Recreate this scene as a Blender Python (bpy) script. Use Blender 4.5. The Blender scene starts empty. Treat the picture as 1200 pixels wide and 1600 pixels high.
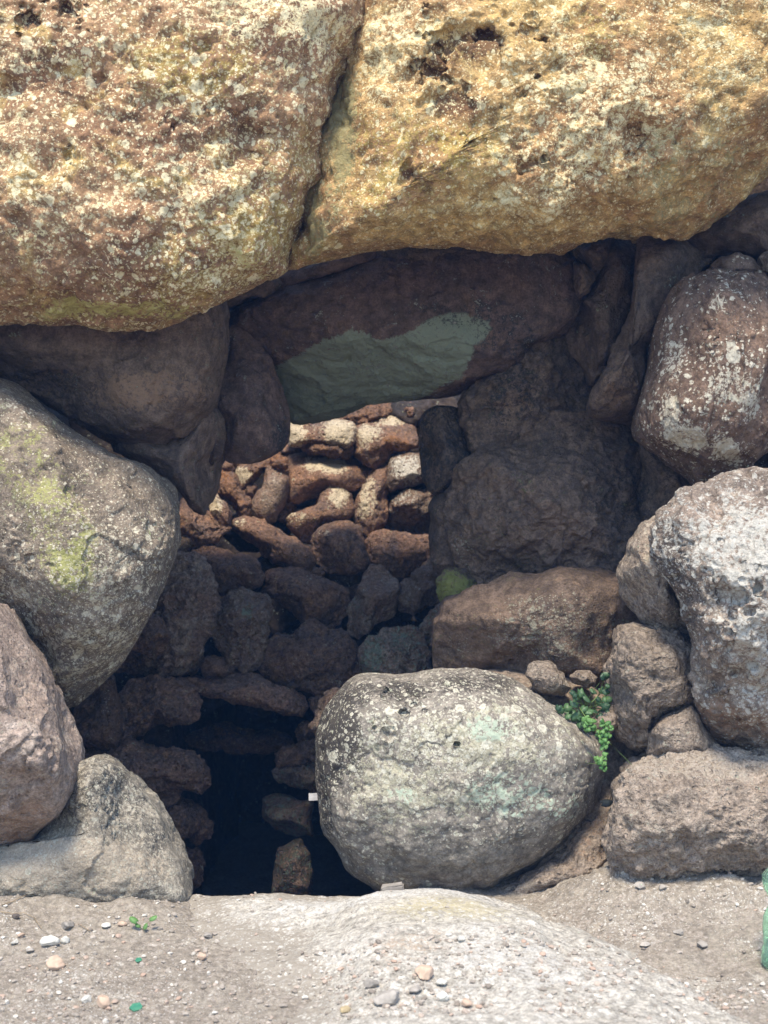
import bpy, bmesh, math, random
import numpy as np
from mathutils import Vector, Euler

# ------------------------------------------------------------------ camera, light, exposure
S = bpy.context.scene
COL = S.collection
F = 2000.0          # focal length in photo pixels (1200 x 1600 frame)
CAMZ = 1.2
cd = bpy.data.cameras.new('camera'); cam = bpy.data.objects.new('camera', cd); COL.objects.link(cam)
cam.location = (0, 0, CAMZ); cam.rotation_euler = (math.radians(90), 0, 0)
cd.sensor_fit = 'VERTICAL'; cd.sensor_height = 36.0; cd.lens = 45.0
cd.clip_start = 0.05; cd.clip_end = 2000
cd.dof.use_dof = True; cd.dof.focus_distance = 4.05; cd.dof.aperture_fstop = 3.5
S.camera = cam

SUN_EL, SUN_AZ = 62.0, -168.0       # azimuth measured from +Y towards +X
el, az = math.radians(SUN_EL), math.radians(SUN_AZ)
tosun = Vector((math.sin(az)*math.cos(el), math.cos(az)*math.cos(el), math.sin(el)))
w = bpy.data.worlds.new("World"); S.world = w; w.use_nodes = True
nt = w.node_tree; bg = nt.nodes['Background']
sky = nt.nodes.new('ShaderNodeTexSky'); sky.sky_type = 'NISHITA'; sky.sun_disc = False
sky.sun_elevation = el; sky.sun_rotation = az; sky.air_density = 1.3; sky.dust_density = 0.6
nt.links.new(sky.outputs[0], bg.inputs[0]); bg.inputs[1].default_value = 0.15
sl = bpy.data.lights.new('sun', 'SUN'); sun = bpy.data.objects.new('sun', sl); COL.objects.link(sun)
sl.energy = 2.9; sl.angle = math.radians(13); sl.color = (1.0, 0.88, 0.69)
sun.rotation_euler = tosun.to_track_quat('Z', 'Y').to_euler(); sun.location = (0, 0, 10)
S.view_settings.view_transform = 'Standard'; S.view_settings.look = 'None'
S.view_settings.exposure = 1.13; S.view_settings.gamma = 1.0
S.render.resolution_x = 768; S.render.resolution_y = 1024

# ------------------------------------------------------------------ numpy noise
_r = np.random.RandomState(7)
PERM = _r.permutation(256); PERM = np.concatenate([PERM, PERM, PERM]).astype(np.int32)
G = _r.normal(size=(256, 3)); G = (G/np.linalg.norm(G, axis=1)[:, None]).astype(np.float32)
def perlin(p, seed=0):
    p = p.astype(np.float32) + np.float32(seed*17.31)
    i = np.floor(p).astype(np.int32); f = p - i
    u = f*f*f*(f*(f*6-15)+10)
    i &= 255
    res = 0
    for dx in (0, 1):
        wx = u[:, 0] if dx else 1-u[:, 0]
        hx = PERM[(i[:, 0]+dx) & 255]
        for dy in (0, 1):
            wy = u[:, 1] if dy else 1-u[:, 1]
            hy = PERM[(hx+i[:, 1]+dy) & 255]
            for dz in (0, 1):
                wz = u[:, 2] if dz else 1-u[:, 2]
                g = G[PERM[(hy+i[:, 2]+dz) & 255]]
                d = g[:, 0]*(f[:, 0]-dx)+g[:, 1]*(f[:, 1]-dy)+g[:, 2]*(f[:, 2]-dz)
                res = res + wx*wy*wz*d
    return res*1.6
def fbm(p, f, octs, seed=0, gain=0.5, ridged=False):
    out = 0; a = 1.0; t = 0
    for k in range(octs):
        n = perlin(p*f, seed+k*3.7)
        if ridged: n = 0.5-np.abs(n)
        out = out+a*n; t += a; a *= gain; f *= 2.03
    return out
def worley(p, f, seed=0):
    p = p.astype(np.float32)*f+seed*9.13
    i = np.floor(p).astype(np.int32); fr = p-i
    best = np.full(len(p), 9.0, np.float32); bid = np.zeros(len(p), np.int32)
    for dx in (-1, 0, 1):
        hx = PERM[(i[:, 0]+dx) & 255]
        for dy in (-1, 0, 1):
            hy = PERM[(hx+i[:, 1]+dy) & 255]
            for dz in (-1, 0, 1):
                h = PERM[(hy+i[:, 2]+dz) & 255]
                o = G[h]*0.5+0.5
                d = (fr[:, 0]-dx-o[:, 0])**2+(fr[:, 1]-dy-o[:, 1])**2+(fr[:, 2]-dz-o[:, 2])**2
                m = d < best
                best = np.where(m, d, best); bid = np.where(m, h, bid)
    return np.sqrt(best), bid
def sstep(a, b, x):
    t = np.clip((x-a)/(b-a), 0, 1); return t*t*(3-2*t)

# ------------------------------------------------------------------ mesh helpers
def mesh_np(name, V, Fc, smooth=True):
    me = bpy.data.meshes.new(name)
    n = Fc.shape[1]
    me.vertices.add(len(V)); me.vertices.foreach_set('co', V.astype(np.float32).ravel())
    me.loops.add(Fc.size); me.loops.foreach_set('vertex_index', Fc.astype(np.int32).ravel())
    me.polygons.add(len(Fc)); me.polygons.foreach_set('loop_start', np.arange(0, Fc.size, n, dtype=np.int32))
    me.polygons.foreach_set('use_smooth', np.full(len(Fc), smooth))
    me.update(calc_edges=True); me.validate()
    return me
def set_attr(me, name, vals):
    a = me.attributes.new(name, 'FLOAT', 'POINT'); a.data.foreach_set('value', vals.astype(np.float32))
def link(name, me, mat=None, parent=None, loc=(0, 0, 0)):
    o = bpy.data.objects.new(name, me); COL.objects.link(o); o.location = loc
    if mat: me.materials.append(mat)
    if parent: o.parent = parent
    return o
def tag(o, label=None, cat=None, group=None, kind=None):
    if label: o['label'] = label
    if cat: o['category'] = cat
    if group: o['group'] = group
    if kind: o['kind'] = kind
    return o
def empty(name, loc, label, cat, group=None):
    o = bpy.data.objects.new(name, None); COL.objects.link(o); o.location = loc; o.empty_display_size = 0.05
    return tag(o, label, cat, group)
ICO = {}
def ico(l):
    if l not in ICO:
        bm = bmesh.new(); bmesh.ops.create_icosphere(bm, subdivisions=l, radius=1)
        me = bpy.data.meshes.new('tmp'); bm.to_mesh(me); bm.free()
        V = np.empty(len(me.vertices)*3, np.float32); me.vertices.foreach_get('co', V)
        Fc = np.empty(len(me.polygons)*3, np.int32); me.polygons.foreach_get('vertices', Fc)
        bpy.data.meshes.remove(me)
        V = V.reshape(-1, 3); V /= np.linalg.norm(V, axis=1)[:, None]
        ICO[l] = (V, Fc.reshape(-1, 3))
    return ICO[l]
def normals(V, Fc):
    a, b, c = V[Fc[:, 0]], V[Fc[:, 1]], V[Fc[:, 2]]
    fn = np.cross(b-a, c-a)
    N = np.zeros_like(V)
    for k in range(3):
        for j in range(3):
            N[:, j] += np.bincount(Fc[:, k], weights=fn[:, j], minlength=len(V))
    return N/(np.linalg.norm(N, axis=1)[:, None]+1e-12)
def w2p(x, y, z): return 600+F*x/y, 800-F*(z-CAMZ)/y
def p2w(px, py, Y): return (px-600)/F*Y, Y, CAMZ-(py-800)/F*Y

# ------------------------------------------------------------------ materials
def rgb(c): return (c[0], c[1], c[2], 1)
class NT:
    def __init__(s, name):
        s.m = bpy.data.materials.new(name); s.m.use_nodes = True; s.t = s.m.node_tree
        s.b = s.t.nodes['Principled BSDF']
    def n(s, typ, **kw):
        nd = s.t.nodes.new('ShaderNode'+typ)
        for k, v in kw.items():
            if hasattr(nd, k) and k not in nd.inputs: setattr(nd, k, v)
            else: s.set(nd.inputs[k], v)
        return nd
    def set(s, sock, v):
        if isinstance(v, bpy.types.NodeSocket): s.t.links.new(v, sock)
        elif isinstance(v, tuple) and len(v) == 3 and sock.type == 'RGBA': sock.default_value = rgb(v)
        else: sock.default_value = v
    def math(s, op, a, b=0.0, c=0.0, clamp=False):
        nd = s.t.nodes.new('ShaderNodeMath'); nd.operation = op; nd.use_clamp = clamp
        s.set(nd.inputs[0], a); s.set(nd.inputs[1], b); s.set(nd.inputs[2], c); return nd.outputs[0]
    def ss(s, v, a, b, lo=0.0, hi=1.0):
        nd = s.t.nodes.new('ShaderNodeMapRange'); nd.interpolation_type = 'SMOOTHSTEP'
        s.set(nd.inputs[0], v); nd.inputs[1].default_value = a; nd.inputs[2].default_value = b
        nd.inputs[3].default_value = lo; nd.inputs[4].default_value = hi; return nd.outputs[0]
    def mix(s, f, a, b, typ='MIX'):
        nd = s.t.nodes.new('ShaderNodeMix'); nd.data_type = 'RGBA'; nd.blend_type = typ
        s.set(nd.inputs[0], f); s.set(nd.inputs[6], a); s.set(nd.inputs[7], b); return nd.outputs[2]
    def noise(s, vec, sc, det=6, rough=0.6, dist=0.0):
        nd = s.t.nodes.new('ShaderNodeTexNoise'); s.set(nd.inputs['Vector'], vec)
        nd.inputs['Scale'].default_value = sc; nd.inputs['Detail'].default_value = det
        nd.inputs['Roughness'].default_value = rough; nd.inputs['Distortion'].default_value = dist
        return nd.outputs[0]
    def voro(s, vec, sc, feature='F1', rnd=1.0):
        nd = s.t.nodes.new('ShaderNodeTexVoronoi'); nd.feature = feature; s.set(nd.inputs['Vector'], vec)
        nd.inputs['Scale'].default_value = sc; nd.inputs['Randomness'].default_value = rnd; return nd
    def attr(s, name):
        nd = s.t.nodes.new('ShaderNodeAttribute'); nd.attribute_name = name; return nd.outputs['Fac']

def rock_mat(name, c1, c2, c3, pale=(.6, .55, .45), crust=(.5, .45, .38), tint=(.3, .32, .08), dark=(.03, .025, .022),
             tint2=(.3, .4, .3), bs=3.0, spot=55.0, bump=1.0, pits=0.0, pitscale=70.0, ring=0.0, fine=1.0, vary=0.25, rough=.9, edgewear=0.0):
    k = NT(name)
    tc = k.n('TexCoord'); oi = k.n('ObjectInfo')
    off = k.math('MULTIPLY', oi.outputs['Random'], 37.0)
    cb = k.n('CombineXYZ', X=off, Y=off, Z=off)
    va = k.n('VectorMath', operation='ADD'); k.set(va.inputs[0], tc.outputs['Object']); k.set(va.inputs[1], cb.outputs[0])
    P = va.outputs[0]
    n1 = k.noise(P, bs, 5, .62, .6)
    n2 = k.noise(P, bs*9, 5, .72)
    n3 = k.noise(P, bs*2.3, 6, .72, 1.0)
    n4 = k.noise(P, 150, 3, .7)
    col = k.mix(k.ss(n1, .38, .62), c1, c2)
    col = k.mix(k.ss(n3, .50, .66), col, c3)
    v = k.ss(n2, .3, .7, 1-.42*fine, 1+.42*fine)
    v2 = k.ss(n4, .3, .7, 1-.25*fine, 1+.25*fine)
    v = k.math('MULTIPLY', v, v2)
    rv = k.math('MULTIPLY_ADD', oi.outputs['Random'], 2*vary, 1-vary); v = k.math('MULTIPLY', v, rv)
    cv = k.n('CombineColor'); [k.set(cv.inputs[i], v) for i in range(3)]
    col = k.mix(1.0, col, cv.outputs[0], 'MULTIPLY')
    def M(a, nz, kk, soft):
        t = k.math('MULTIPLY_ADD', nz, kk, -.5*kk); t = k.math('ADD', t, a)
        return k.ss(t, .5-soft, .5+soft)
    nm = k.noise(P, bs*4, 7, .75, .8)
    nh = k.noise(P, 70, 5, .75, .5)
    nmix = k.math('MULTIPLY_ADD', nh, .55, k.math('MULTIPLY', nm, .45))
    mt = M(k.attr('tint'), nmix, 4.2, .2)
    mt2 = M(k.attr('tint2'), nmix, 4.0, .2)
    md = M(k.attr('dark'), nmix, 4.4, .15)
    mc = M(k.attr('crust'), nmix, 4.8, .15)
    col = k.mix(k.math('MULTIPLY', mt, .85), col, tint)
    col = k.mix(k.math('MULTIPLY', md, .85), col, dark)
    crv = k.mix(k.ss(n4, .3, .7), tuple(x*.72 for x in crust), tuple(min(1, x*1.12) for x in crust))
    col = k.mix(k.math('MULTIPLY', mc, .9), col, crv)
    # round lichen spots, three sizes, only where the 'pale' field allows
    pa = k.attr('pale')
    dn = k.n('VectorMath', operation='SCALE'); nn = k.t.nodes.new('ShaderNodeTexNoise'); k.set(nn.inputs['Vector'], P); nn.inputs['Scale'].default_value = spot*1.6; nn.inputs['Detail'].default_value = 3
    k.set(dn.inputs[0], nn.outputs[1]); dn.inputs['Scale'].default_value = .9/spot
    pd = k.n('VectorMath', operation='ADD'); k.set(pd.inputs[0], P); k.set(pd.inputs[1], dn.outputs[0])
    spots = None; ringm = None
    for sc, thr in ((spot*.45, -.22), (spot, 0.0), (spot*2.1, .08)):
        vo = k.voro(pd.outputs[0], sc)
        sep = k.n('SeparateColor'); k.set(sep.inputs[0], vo.outputs['Color'])
        rad = k.math('MULTIPLY_ADD', sep.outputs[0], .32, .16)
        dd = k.math('SUBTRACT', vo.outputs['Distance'], rad)
        inside = k.ss(dd, -.06, .03, 1, 0)
        gate = k.math('MULTIPLY_ADD', n3, 1.5, -.75); gate = k.math('ADD', gate, k.math('ADD', pa, thr))
        on = k.ss(k.math('SUBTRACT', gate, k.math('MULTIPLY', sep.outputs[1], .95)), -.03, .05)
        has = k.ss(pa, .02, .1)
        m = k.math('MULTIPLY', k.math('MULTIPLY', inside, on), has)
        m = k.math('MULTIPLY', m, k.ss(nh, .36, .50, .15, 1))
        spots = m if spots is None else k.math('MAXIMUM', spots, m)
        if ring:
            rg = k.ss(k.math('ABSOLUTE', k.math('ADD', dd, .07)), .02, .09, 1, 0)
            rg = k.math('MULTIPLY', k.math('MULTIPLY', rg, on), has)
            ringm = rg if ringm is None else k.math('MAXIMUM', ringm, rg)
    pc = k.mix(k.ss(n2, .35, .65), tuple(x*.78 for x in pale), pale)
    col = k.mix(k.math('MULTIPLY', spots, .92), col, pc)
    if ring: col = k.mix(k.math('MULTIPLY', ringm, ring), col, (.62, .60, .52))
    col = k.mix(k.math('MULTIPLY', mt2, k.math('MULTIPLY', k.math('MAXIMUM', spots, mc), .9) if ring else .85), col, tint2)
    k.set(k.b.inputs['Base Color'], col)
    k.b.inputs['Roughness'].default_value = rough
    k.b.inputs['Specular IOR Level'].default_value = .25
    # relief
    h = k.math('MULTIPLY', k.noise(P, 45, 7, .68), .9)
    h = k.math('ADD', h, k.math('MULTIPLY', k.noise(P, 190, 3, .7), .34))
    if pits:
        for sc, am in ((pitscale, 1.0), (pitscale*2.2, .5)):
            vp = k.voro(P, sc)
            sp = k.n('SeparateColor'); k.set(sp.inputs[0], vp.outputs['Color'])
            g = k.math('MULTIPLY', k.ss(vp.outputs['Distance'], .12, .42, 1, 0), k.ss(sp.outputs[2], .35, .6))
            h = k.math('SUBTRACT', h, k.math('MULTIPLY', g, pits*am*.6))
    bp = k.n('Bump'); bp.inputs['Strength'].default_value = 1.0; bp.inputs['Distance'].default_value = .011*bump
    k.set(bp.inputs['Height'], h); k.set(k.b.inputs['Normal'], bp.outputs[0])
    return k.m

M = {}
M['cap_left'] = rock_mat('warm lichen speckled capstone', (.35, .215, .12), (.25, .14, .08), (.42, .30, .12), pale=(.88, .78, .52), crust=(.82, .71, .44), tint=(.36, .26, .07), dark=(.10, .055, .035), tint2=(.46, .42, .15), spot=48, bs=2.2, bump=1.2, vary=0)
M['cap_right'] = rock_mat('ochre capstone', (.46, .31, .13), (.34, .20, .095), (.56, .41, .18), pale=(.86, .76, .48), crust=(.82, .71, .43), tint=(.42, .31, .08), dark=(.13, .065, .035), tint2=(.27, .24, .12), spot=60, bs=2.2, bump=1.2, pits=.5, pitscale=40, vary=0)
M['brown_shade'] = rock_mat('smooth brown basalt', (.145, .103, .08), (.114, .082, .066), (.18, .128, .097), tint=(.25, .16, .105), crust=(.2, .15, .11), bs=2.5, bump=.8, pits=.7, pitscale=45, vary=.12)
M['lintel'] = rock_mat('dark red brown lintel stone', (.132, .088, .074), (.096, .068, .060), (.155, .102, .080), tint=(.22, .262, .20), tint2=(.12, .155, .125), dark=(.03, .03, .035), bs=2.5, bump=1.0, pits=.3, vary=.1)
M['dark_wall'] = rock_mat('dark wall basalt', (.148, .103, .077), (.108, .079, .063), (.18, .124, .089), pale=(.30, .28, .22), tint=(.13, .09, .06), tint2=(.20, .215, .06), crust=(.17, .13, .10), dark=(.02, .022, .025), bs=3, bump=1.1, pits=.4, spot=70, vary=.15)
M['lichen_boulder'] = rock_mat('grey boulder with lichen', (.205, .165, .127), (.155, .124, .098), (.245, .195, .15), pale=(.62, .57, .45), crust=(.46, .42, .32), tint=(.33, .33, .12), dark=(.055, .045, .035), tint2=(.28, .33, .14), spot=75, bs=2.5, bump=1.1, pits=.3, vary=0)
M['pink'] = rock_mat('dusty pink basalt', (.30, .235, .20), (.24, .185, .155), (.345, .285, .245), pale=(.5, .42, .35), crust=(.42, .34, .28), tint=(.30, .17, .10), dark=(.10, .07, .055), bs=4, bump=1.25, pits=.55, pitscale=55, vary=.1)
M['grey_mottled'] = rock_mat('grey mottled boulder', (.30, .268, .222), (.225, .20, .165), (.365, .33, .275), pale=(.42, .40, .33), crust=(.40, .34, .27), tint=(.33, .24, .17), dark=(.07, .065, .06), bs=5, bump=1.1, spot=90, ring=.35, vary=.05)
M['round'] = rock_mat('grey green round boulder', (.235, .21, .18), (.19, .17, .148), (.27, .24, .20), pale=(.47, .45, .36), crust=(.41, .385, .29), tint=(.37, .35, .25), dark=(.035, .03, .028), tint2=(.38, .45, .36), bs=3, spot=50, ring=.55, bump=.8, vary=0)
M['white'] = rock_mat('white weathered boulder', (.30, .235, .19), (.22, .175, .145), (.38, .33, .28), pale=(.62, .60, .55), crust=(.55, .53, .485), tint=(.30, .18, .11), dark=(.09, .07, .06), tint2=(.5, .5, .47), bs=4, spot=45, bump=1.6, pits=.4, pitscale=40, vary=0)
M['spotted'] = rock_mat('brown boulder with white lichen spots', (.165, .11, .082), (.13, .088, .068), (.20, .14, .105), pale=(.66, .62, .52), crust=(.60, .55, .45), tint=(.22, .13, .085), dark=(.06, .045, .04), bs=4, spot=38, bump=1.3, vary=0)
M['block'] = rock_mat('grey brown block', (.285, .23, .188), (.225, .182, .148), (.33, .275, .228), pale=(.5, .44, .36), crust=(.42, .36, .30), tint=(.29, .18, .12), dark=(.09, .07, .06), bs=5, bump=1.5, pits=.8, pitscale=50, vary=.1)
M['red'] = rock_mat('red vesicular basalt', (.20, .116, .078), (.14, .094, .074), (.26, .145, .085), pale=(.55, .46, .34), crust=(.66, .56, .40), tint=(.30, .14, .06), dark=(.04, .032, .032), tint2=(.16, .20, .12), bs=7, spot=70, bump=1.5, pits=1.1, pitscale=60, vary=.22)
M['greyred'] = rock_mat('grey brown vesicular basalt', (.215, .155, .115), (.18, .112, .08), (.235, .185, .145), pale=(.5, .46, .38), crust=(.62, .58, .50), tint=(.22, .11, .06), dark=(.04, .035, .035), tint2=(.16, .21, .15), bs=7, spot=80, bump=1.4, pits=.9, pitscale=60, vary=.2)
M['earth'] = rock_mat('packed brown earth', (.235, .185, .145), (.20, .155, .12), (.28, .22, .175), pale=(.4, .35, .3), crust=(.33, .28, .23), bs=5, bump=1.0, vary=0)
M['slab'] = rock_mat('pale worn threshold rock', (.40, .372, .33), (.35, .325, .285), (.46, .435, .395), pale=(.62, .60, .55), crust=(.52, .505, .48), tint=(.42, .37, .24), tint2=(.36, .28, .21), dark=(.285, .252, .212), bs=5, bump=.8, vary=0)
M['soil'] = rock_mat('dusty grey soil', (.29, .255, .213), (.248, .215, .18), (.335, .30, .256), pale=(.62, .60, .56), crust=(.40, .35, .31), tint=(.30, .25, .20), dark=(.2, .17, .14), tint2=(.4, .36, .32), bs=6, fine=.7, bump=1.1, spot=120, vary=0)
M['rock_fill'] = rock_mat('dark bedrock', (.06, .045, .04), (.04, .035, .035), (.075, .055, .045), bs=3, bump=1.5, vary=0)  # darkness of the gaps is put into the fill's colour

# ------------------------------------------------------------------ rocks
TF = {'F': (0, 0, 1), 'A': (260, 600, 2.7273), 'B': (100, 1000, 2.4), 'C': (0, 450, 2.4), 'D': (640, 340, 2.1429),
      'E': (460, 1000, 2.2222), 'G': (780, 880, 2.857), 'H': (320, 340, 2.5), 'J': (0, 940, 3.0)}
def tr(T, pts):
    ox, oy, s = TF[T]; return np.array([(ox+x/s, oy+y/s) for x, y in pts], float)
def smooth_poly(P, it=1):
    for _ in range(it):
        Q = np.roll(P, -1, 0); P = np.stack([P*.78+Q*.22, P*.22+Q*.78], 1).reshape(-1, 2)
    return P
def poly_sd(P, x, y):
    """signed distance (px), positive inside"""
    d = np.full(x.shape, 1e9); ins = np.zeros(x.shape, bool)
    for i in range(len(P)):
        a = P[i]; b = P[(i+1) % len(P)]; e = b-a
        t = np.clip(((x-a[0])*e[0]+(y-a[1])*e[1])/(e@e+1e-9), 0, 1)
        d = np.minimum(d, np.hypot(x-a[0]-t*e[0], y-a[1]-t*e[1]))
        c = ((a[1] > y) != (b[1] > y)) & (x < (b[0]-a[0])*(y-a[1])/(b[1]-a[1]+1e-12)+a[0]); ins ^= c
    return np.where(ins, d, -d)
COUNT = [0]
STY = {  # low amp (x size), low freq (/size), mid amp (m), mid freq, pits amp, pits freq, facets, lumps
    'boulder': dict(a1=.035, f1=1.8, a2=.012, f2=7, ridge=0, pit=.004, pf=22, cuts=5, lump=.003, lf=6),
    'cap':     dict(a1=.014, f1=2.2, a2=.026, f2=7, ridge=0, pit=.016, pf=13, cuts=0, lump=.008, lf=4),
    'smooth':  dict(a1=.035, f1=1.6, a2=.010, f2=8, ridge=0, pit=.0, pf=20, cuts=3, lump=.006, lf=5),
    'rough':   dict(a1=.040, f1=2.2, a2=.020, f2=14, ridge=1, pit=.009, pf=26, cuts=9, lump=.005, lf=9),
    'ves':     dict(a1=.050, f1=2.2, a2=.026, f2=15, ridge=1, pit=.020, pf=24, cuts=9, lump=.010, lf=10),
}
def rock(name, label, T, pts, Y, D, mat, cat='stone', c=None, back=None, p=3.4, grow=1.02, tilt=(0, 0), folds=(), bumps=(), sty='boulder', lvl=6,
         fields=None, group=None, sm=1, stretch=(1, 1, 1), **ov):
    COUNT[0] += 1; seed = COUNT[0]
    st = dict(STY[sty]); st.update(ov)
    rs = np.random.RandomState(seed*13+5)
    P = tr(T, pts)
    if sty in ('rough', 'ves') or lvl < 7: sm = 0
    if sm: P = smooth_poly(P, sm)
    else:                                            # keep broken corners, roughen the straight runs
        Q_ = np.roll(P, -1, 0); e_ = Q_-P; nrm_ = np.stack([e_[:, 1], -e_[:, 0]], 1)
        t1 = P+e_*.36+nrm_*rs.uniform(-.07, .07, (len(P), 1)); t2 = P+e_*.7+nrm_*rs.uniform(-.07, .07, (len(P), 1))
        P = np.stack([P, t1, t2], 1).reshape(-1, 2)
    if c is None: c = P.mean(0)
    else: c = tr(T, [c])[0]
    U, Fc = ico(lvl)
    u = U[:, [0, 1, 2]].astype(np.float64).copy()      # x right, y down (px), z towards camera
    s = np.hypot(u[:, 0], u[:, 1]); th = np.arctan2(u[:, 1], u[:, 0])
    if p != 2:
        pv = np.where(u[:, 2] > 0, p, 2.0)      # the far side tapers like an ellipsoid
        k = (np.abs(s)**2+np.abs(u[:, 2])**2)**.5/(np.abs(s)**pv+np.abs(u[:, 2])**pv+1e-9)**(1/pv)
        s = s*k; uz = u[:, 2]*k
    else: uz = u[:, 2]
    # broken facets: planes that limit how far the front stands out (outline untouched)
    ux, uy = s*np.cos(th), s*np.sin(th)
    for _ in range(st['cuts']):
        a = rs.uniform(0, 2*math.pi); g = rs.uniform(.35, 1.5); q = rs.uniform(.15, .75)
        lim = .92-g*np.maximum((ux*math.cos(a)+uy*math.sin(a))-q, -9)
        lim = np.maximum(lim, .12)
        k_ = 26.0
        uz = np.where(uz > 0, -np.log(np.exp(-k_*uz)+np.exp(-k_*lim))/k_, uz)
        uz = np.where((uz < 0) & (u[:, 2] > 0), 0, uz)
    # outline radius as a function of angle
    TH = np.linspace(-math.pi, math.pi, 1441); R = np.zeros(1441)
    dx, dy = np.cos(TH), np.sin(TH)
    for i in range(len(P)):
        a = P[i]-c; b = P[(i+1) % len(P)]-c; e = b-a
        den = dx*e[1]-dy*e[0]; den = np.where(np.abs(den) < 1e-9, 1e-9, den)
        r = (a[0]*e[1]-a[1]*e[0])/den; q = (a[0]*dy-a[1]*dx)/den
        R = np.maximum(R, np.where((q >= -1e-6) & (q <= 1+1e-6) & (r > 0), r, 0))
    bad = R < 1; R[bad] = R[~bad].mean()
    r = np.interp(th, TH, R)*grow
    px = c[0]+r*s*np.cos(th); py = c[1]+r*s*np.sin(th)
    bk = D if back is None else back
    dep = np.where(uz > 0, -D*uz, -bk*uz)
    xs = (px-c[0])/F*Y; zs = -(py-c[1])/F*Y
    B = tilt[0]*xs+tilt[1]*zs
    fw = sstep(-.25, .1, uz)
    T0 = TF[T]
    for (fx, fy, ddx, ddy, sl_) in folds:
        a = tr(T, [(fx, fy)])[0]; L = math.hypot(ddx, ddy)
        t = ((px-a[0])*ddx/L+(py-a[1])*ddy/L)/F*Y
        soft = .02
        B = B+sl_*soft*np.log1p(np.exp(np.clip(t/soft, -30, 30)))
    for (bx, by, br, bh) in bumps:
        a = tr(T, [(bx, by)])[0]; q = np.hypot(px-a[0], py-a[1])/(br/T0[2])
        if bh < 0: wp = np.stack([px, py, px*0+bx], 1)/(br/T0[2]); q = q*(1+.8*perlin(wp*.9, seed)+.35*perlin(wp*2.3, seed+1))
        dep -= bh*np.exp(-q*q)*fw
    Yv = Y+B+dep; Yp = np.where(uz > 0, Yv, Y+B)
    V = np.stack([(px-600)/F*Yp, Yv, CAMZ-(py-800)/F*Yp], 1)
    C0 = np.array([(c[0]-600)/F*Y, Y, CAMZ-(c[1]-800)/F*Y])
    V -= C0
    Fr = Fc[:, ::-1] if np.sum(np.cross(V[Fc[:, 1]]-V[Fc[:, 0]], V[Fc[:, 2]]-V[Fc[:, 0]])*V[Fc[:, 0]]) < 0 else Fc
    N = normals(V, Fr)
    size = 2*math.sqrt(abs(np.sum((P[:, 0]-c[0])*np.roll(P[:, 1]-c[1], -1)-(P[:, 1]-c[1])*np.roll(P[:, 0]-c[0], -1)))/2/math.pi)/F*Y
    Q = V/np.array(stretch)+C0*3
    d = st['a1']*size*fbm(Q, st['f1']/size, 3, seed)
    if st['ridge']: d += st['a2']*(fbm(Q, st['f2'], 5, seed+50, .55, True)-.45)
    else: d += st['a2']*fbm(Q, st['f2'], 6, seed+50, .55)
    wq = Q+.04*np.stack([perlin(Q*7, 13), perlin(Q*7, 14), perlin(Q*7, 15)], 1)
    f1, bid = worley(wq, st['lf'], seed+9); d += st['lump']*(.5-f1)*1.6
    if st['pit'] > 0:
        f1, bid = worley(Q+.02*np.stack([perlin(Q*25, 3), perlin(Q*25, 4), perlin(Q*25, 5)], 1), st['pf'], seed)
        gate = (bid % 5 < 2)
        d -= st['pit']*sstep(.42, .12, f1)*gate
        if lvl >= 7:
            f1, bid = worley(Q, st['pf']*3, seed+2)
            d -= st['pit']*.35*sstep(.42, .12, f1)*(bid % 5 < 2)
    if lvl >= 7:      # spalled flake scars and hairline cracks
        n_a = perlin(wq*4.5, seed+21)+.25*perlin(Q*16, seed+22)+.1*perlin(Q*50, seed+23)
        scar = st.get('scar', 1.0)
        d -= .011*scar*sstep(.24, .275, n_a)+.007*scar*sstep(-.30, -.325, n_a)
        n_b = perlin(wq*3.1, seed+31)+.12*perlin(Q*22, seed+32)+.05*perlin(Q*60, seed+33)
        d -= .010*scar*sstep(.022, .0, np.abs(n_b))*sstep(.05, .3, perlin(Q*2.3, seed+34))
    if lvl >= 7: d = d*(.3+.7*sstep(.02, .4, np.abs(uz)))   # rims keep their traced outline
    V = V+N*d[:, None]
    me = mesh_np(name, V, Fr)
    fl = fields or {}
    for an in ('pale', 'crust', 'tint', 'dark', 'tint2'):
        a = np.zeros(len(V))
        for it in fl.get(an, ()):
            if isinstance(it, (int, float)): a += it
            elif len(it) == 5:
                q = tr(T, [it[:2]])[0]; e = np.hypot((px-q[0])/(it[2]/T0[2]), (py-q[1])/(it[3]/T0[2]))
                a += it[4]*(1-sstep(.35, 1.25, e))*fw
            else:
                sd = poly_sd(tr(T, it[1]), px, py)
                a += it[0]*sstep(-it[2], it[2], sd)*fw
        set_attr(me, an, a)
    o = link(name, me, M[mat], loc=tuple(C0))
    return tag(o, label, cat, group)

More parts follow.
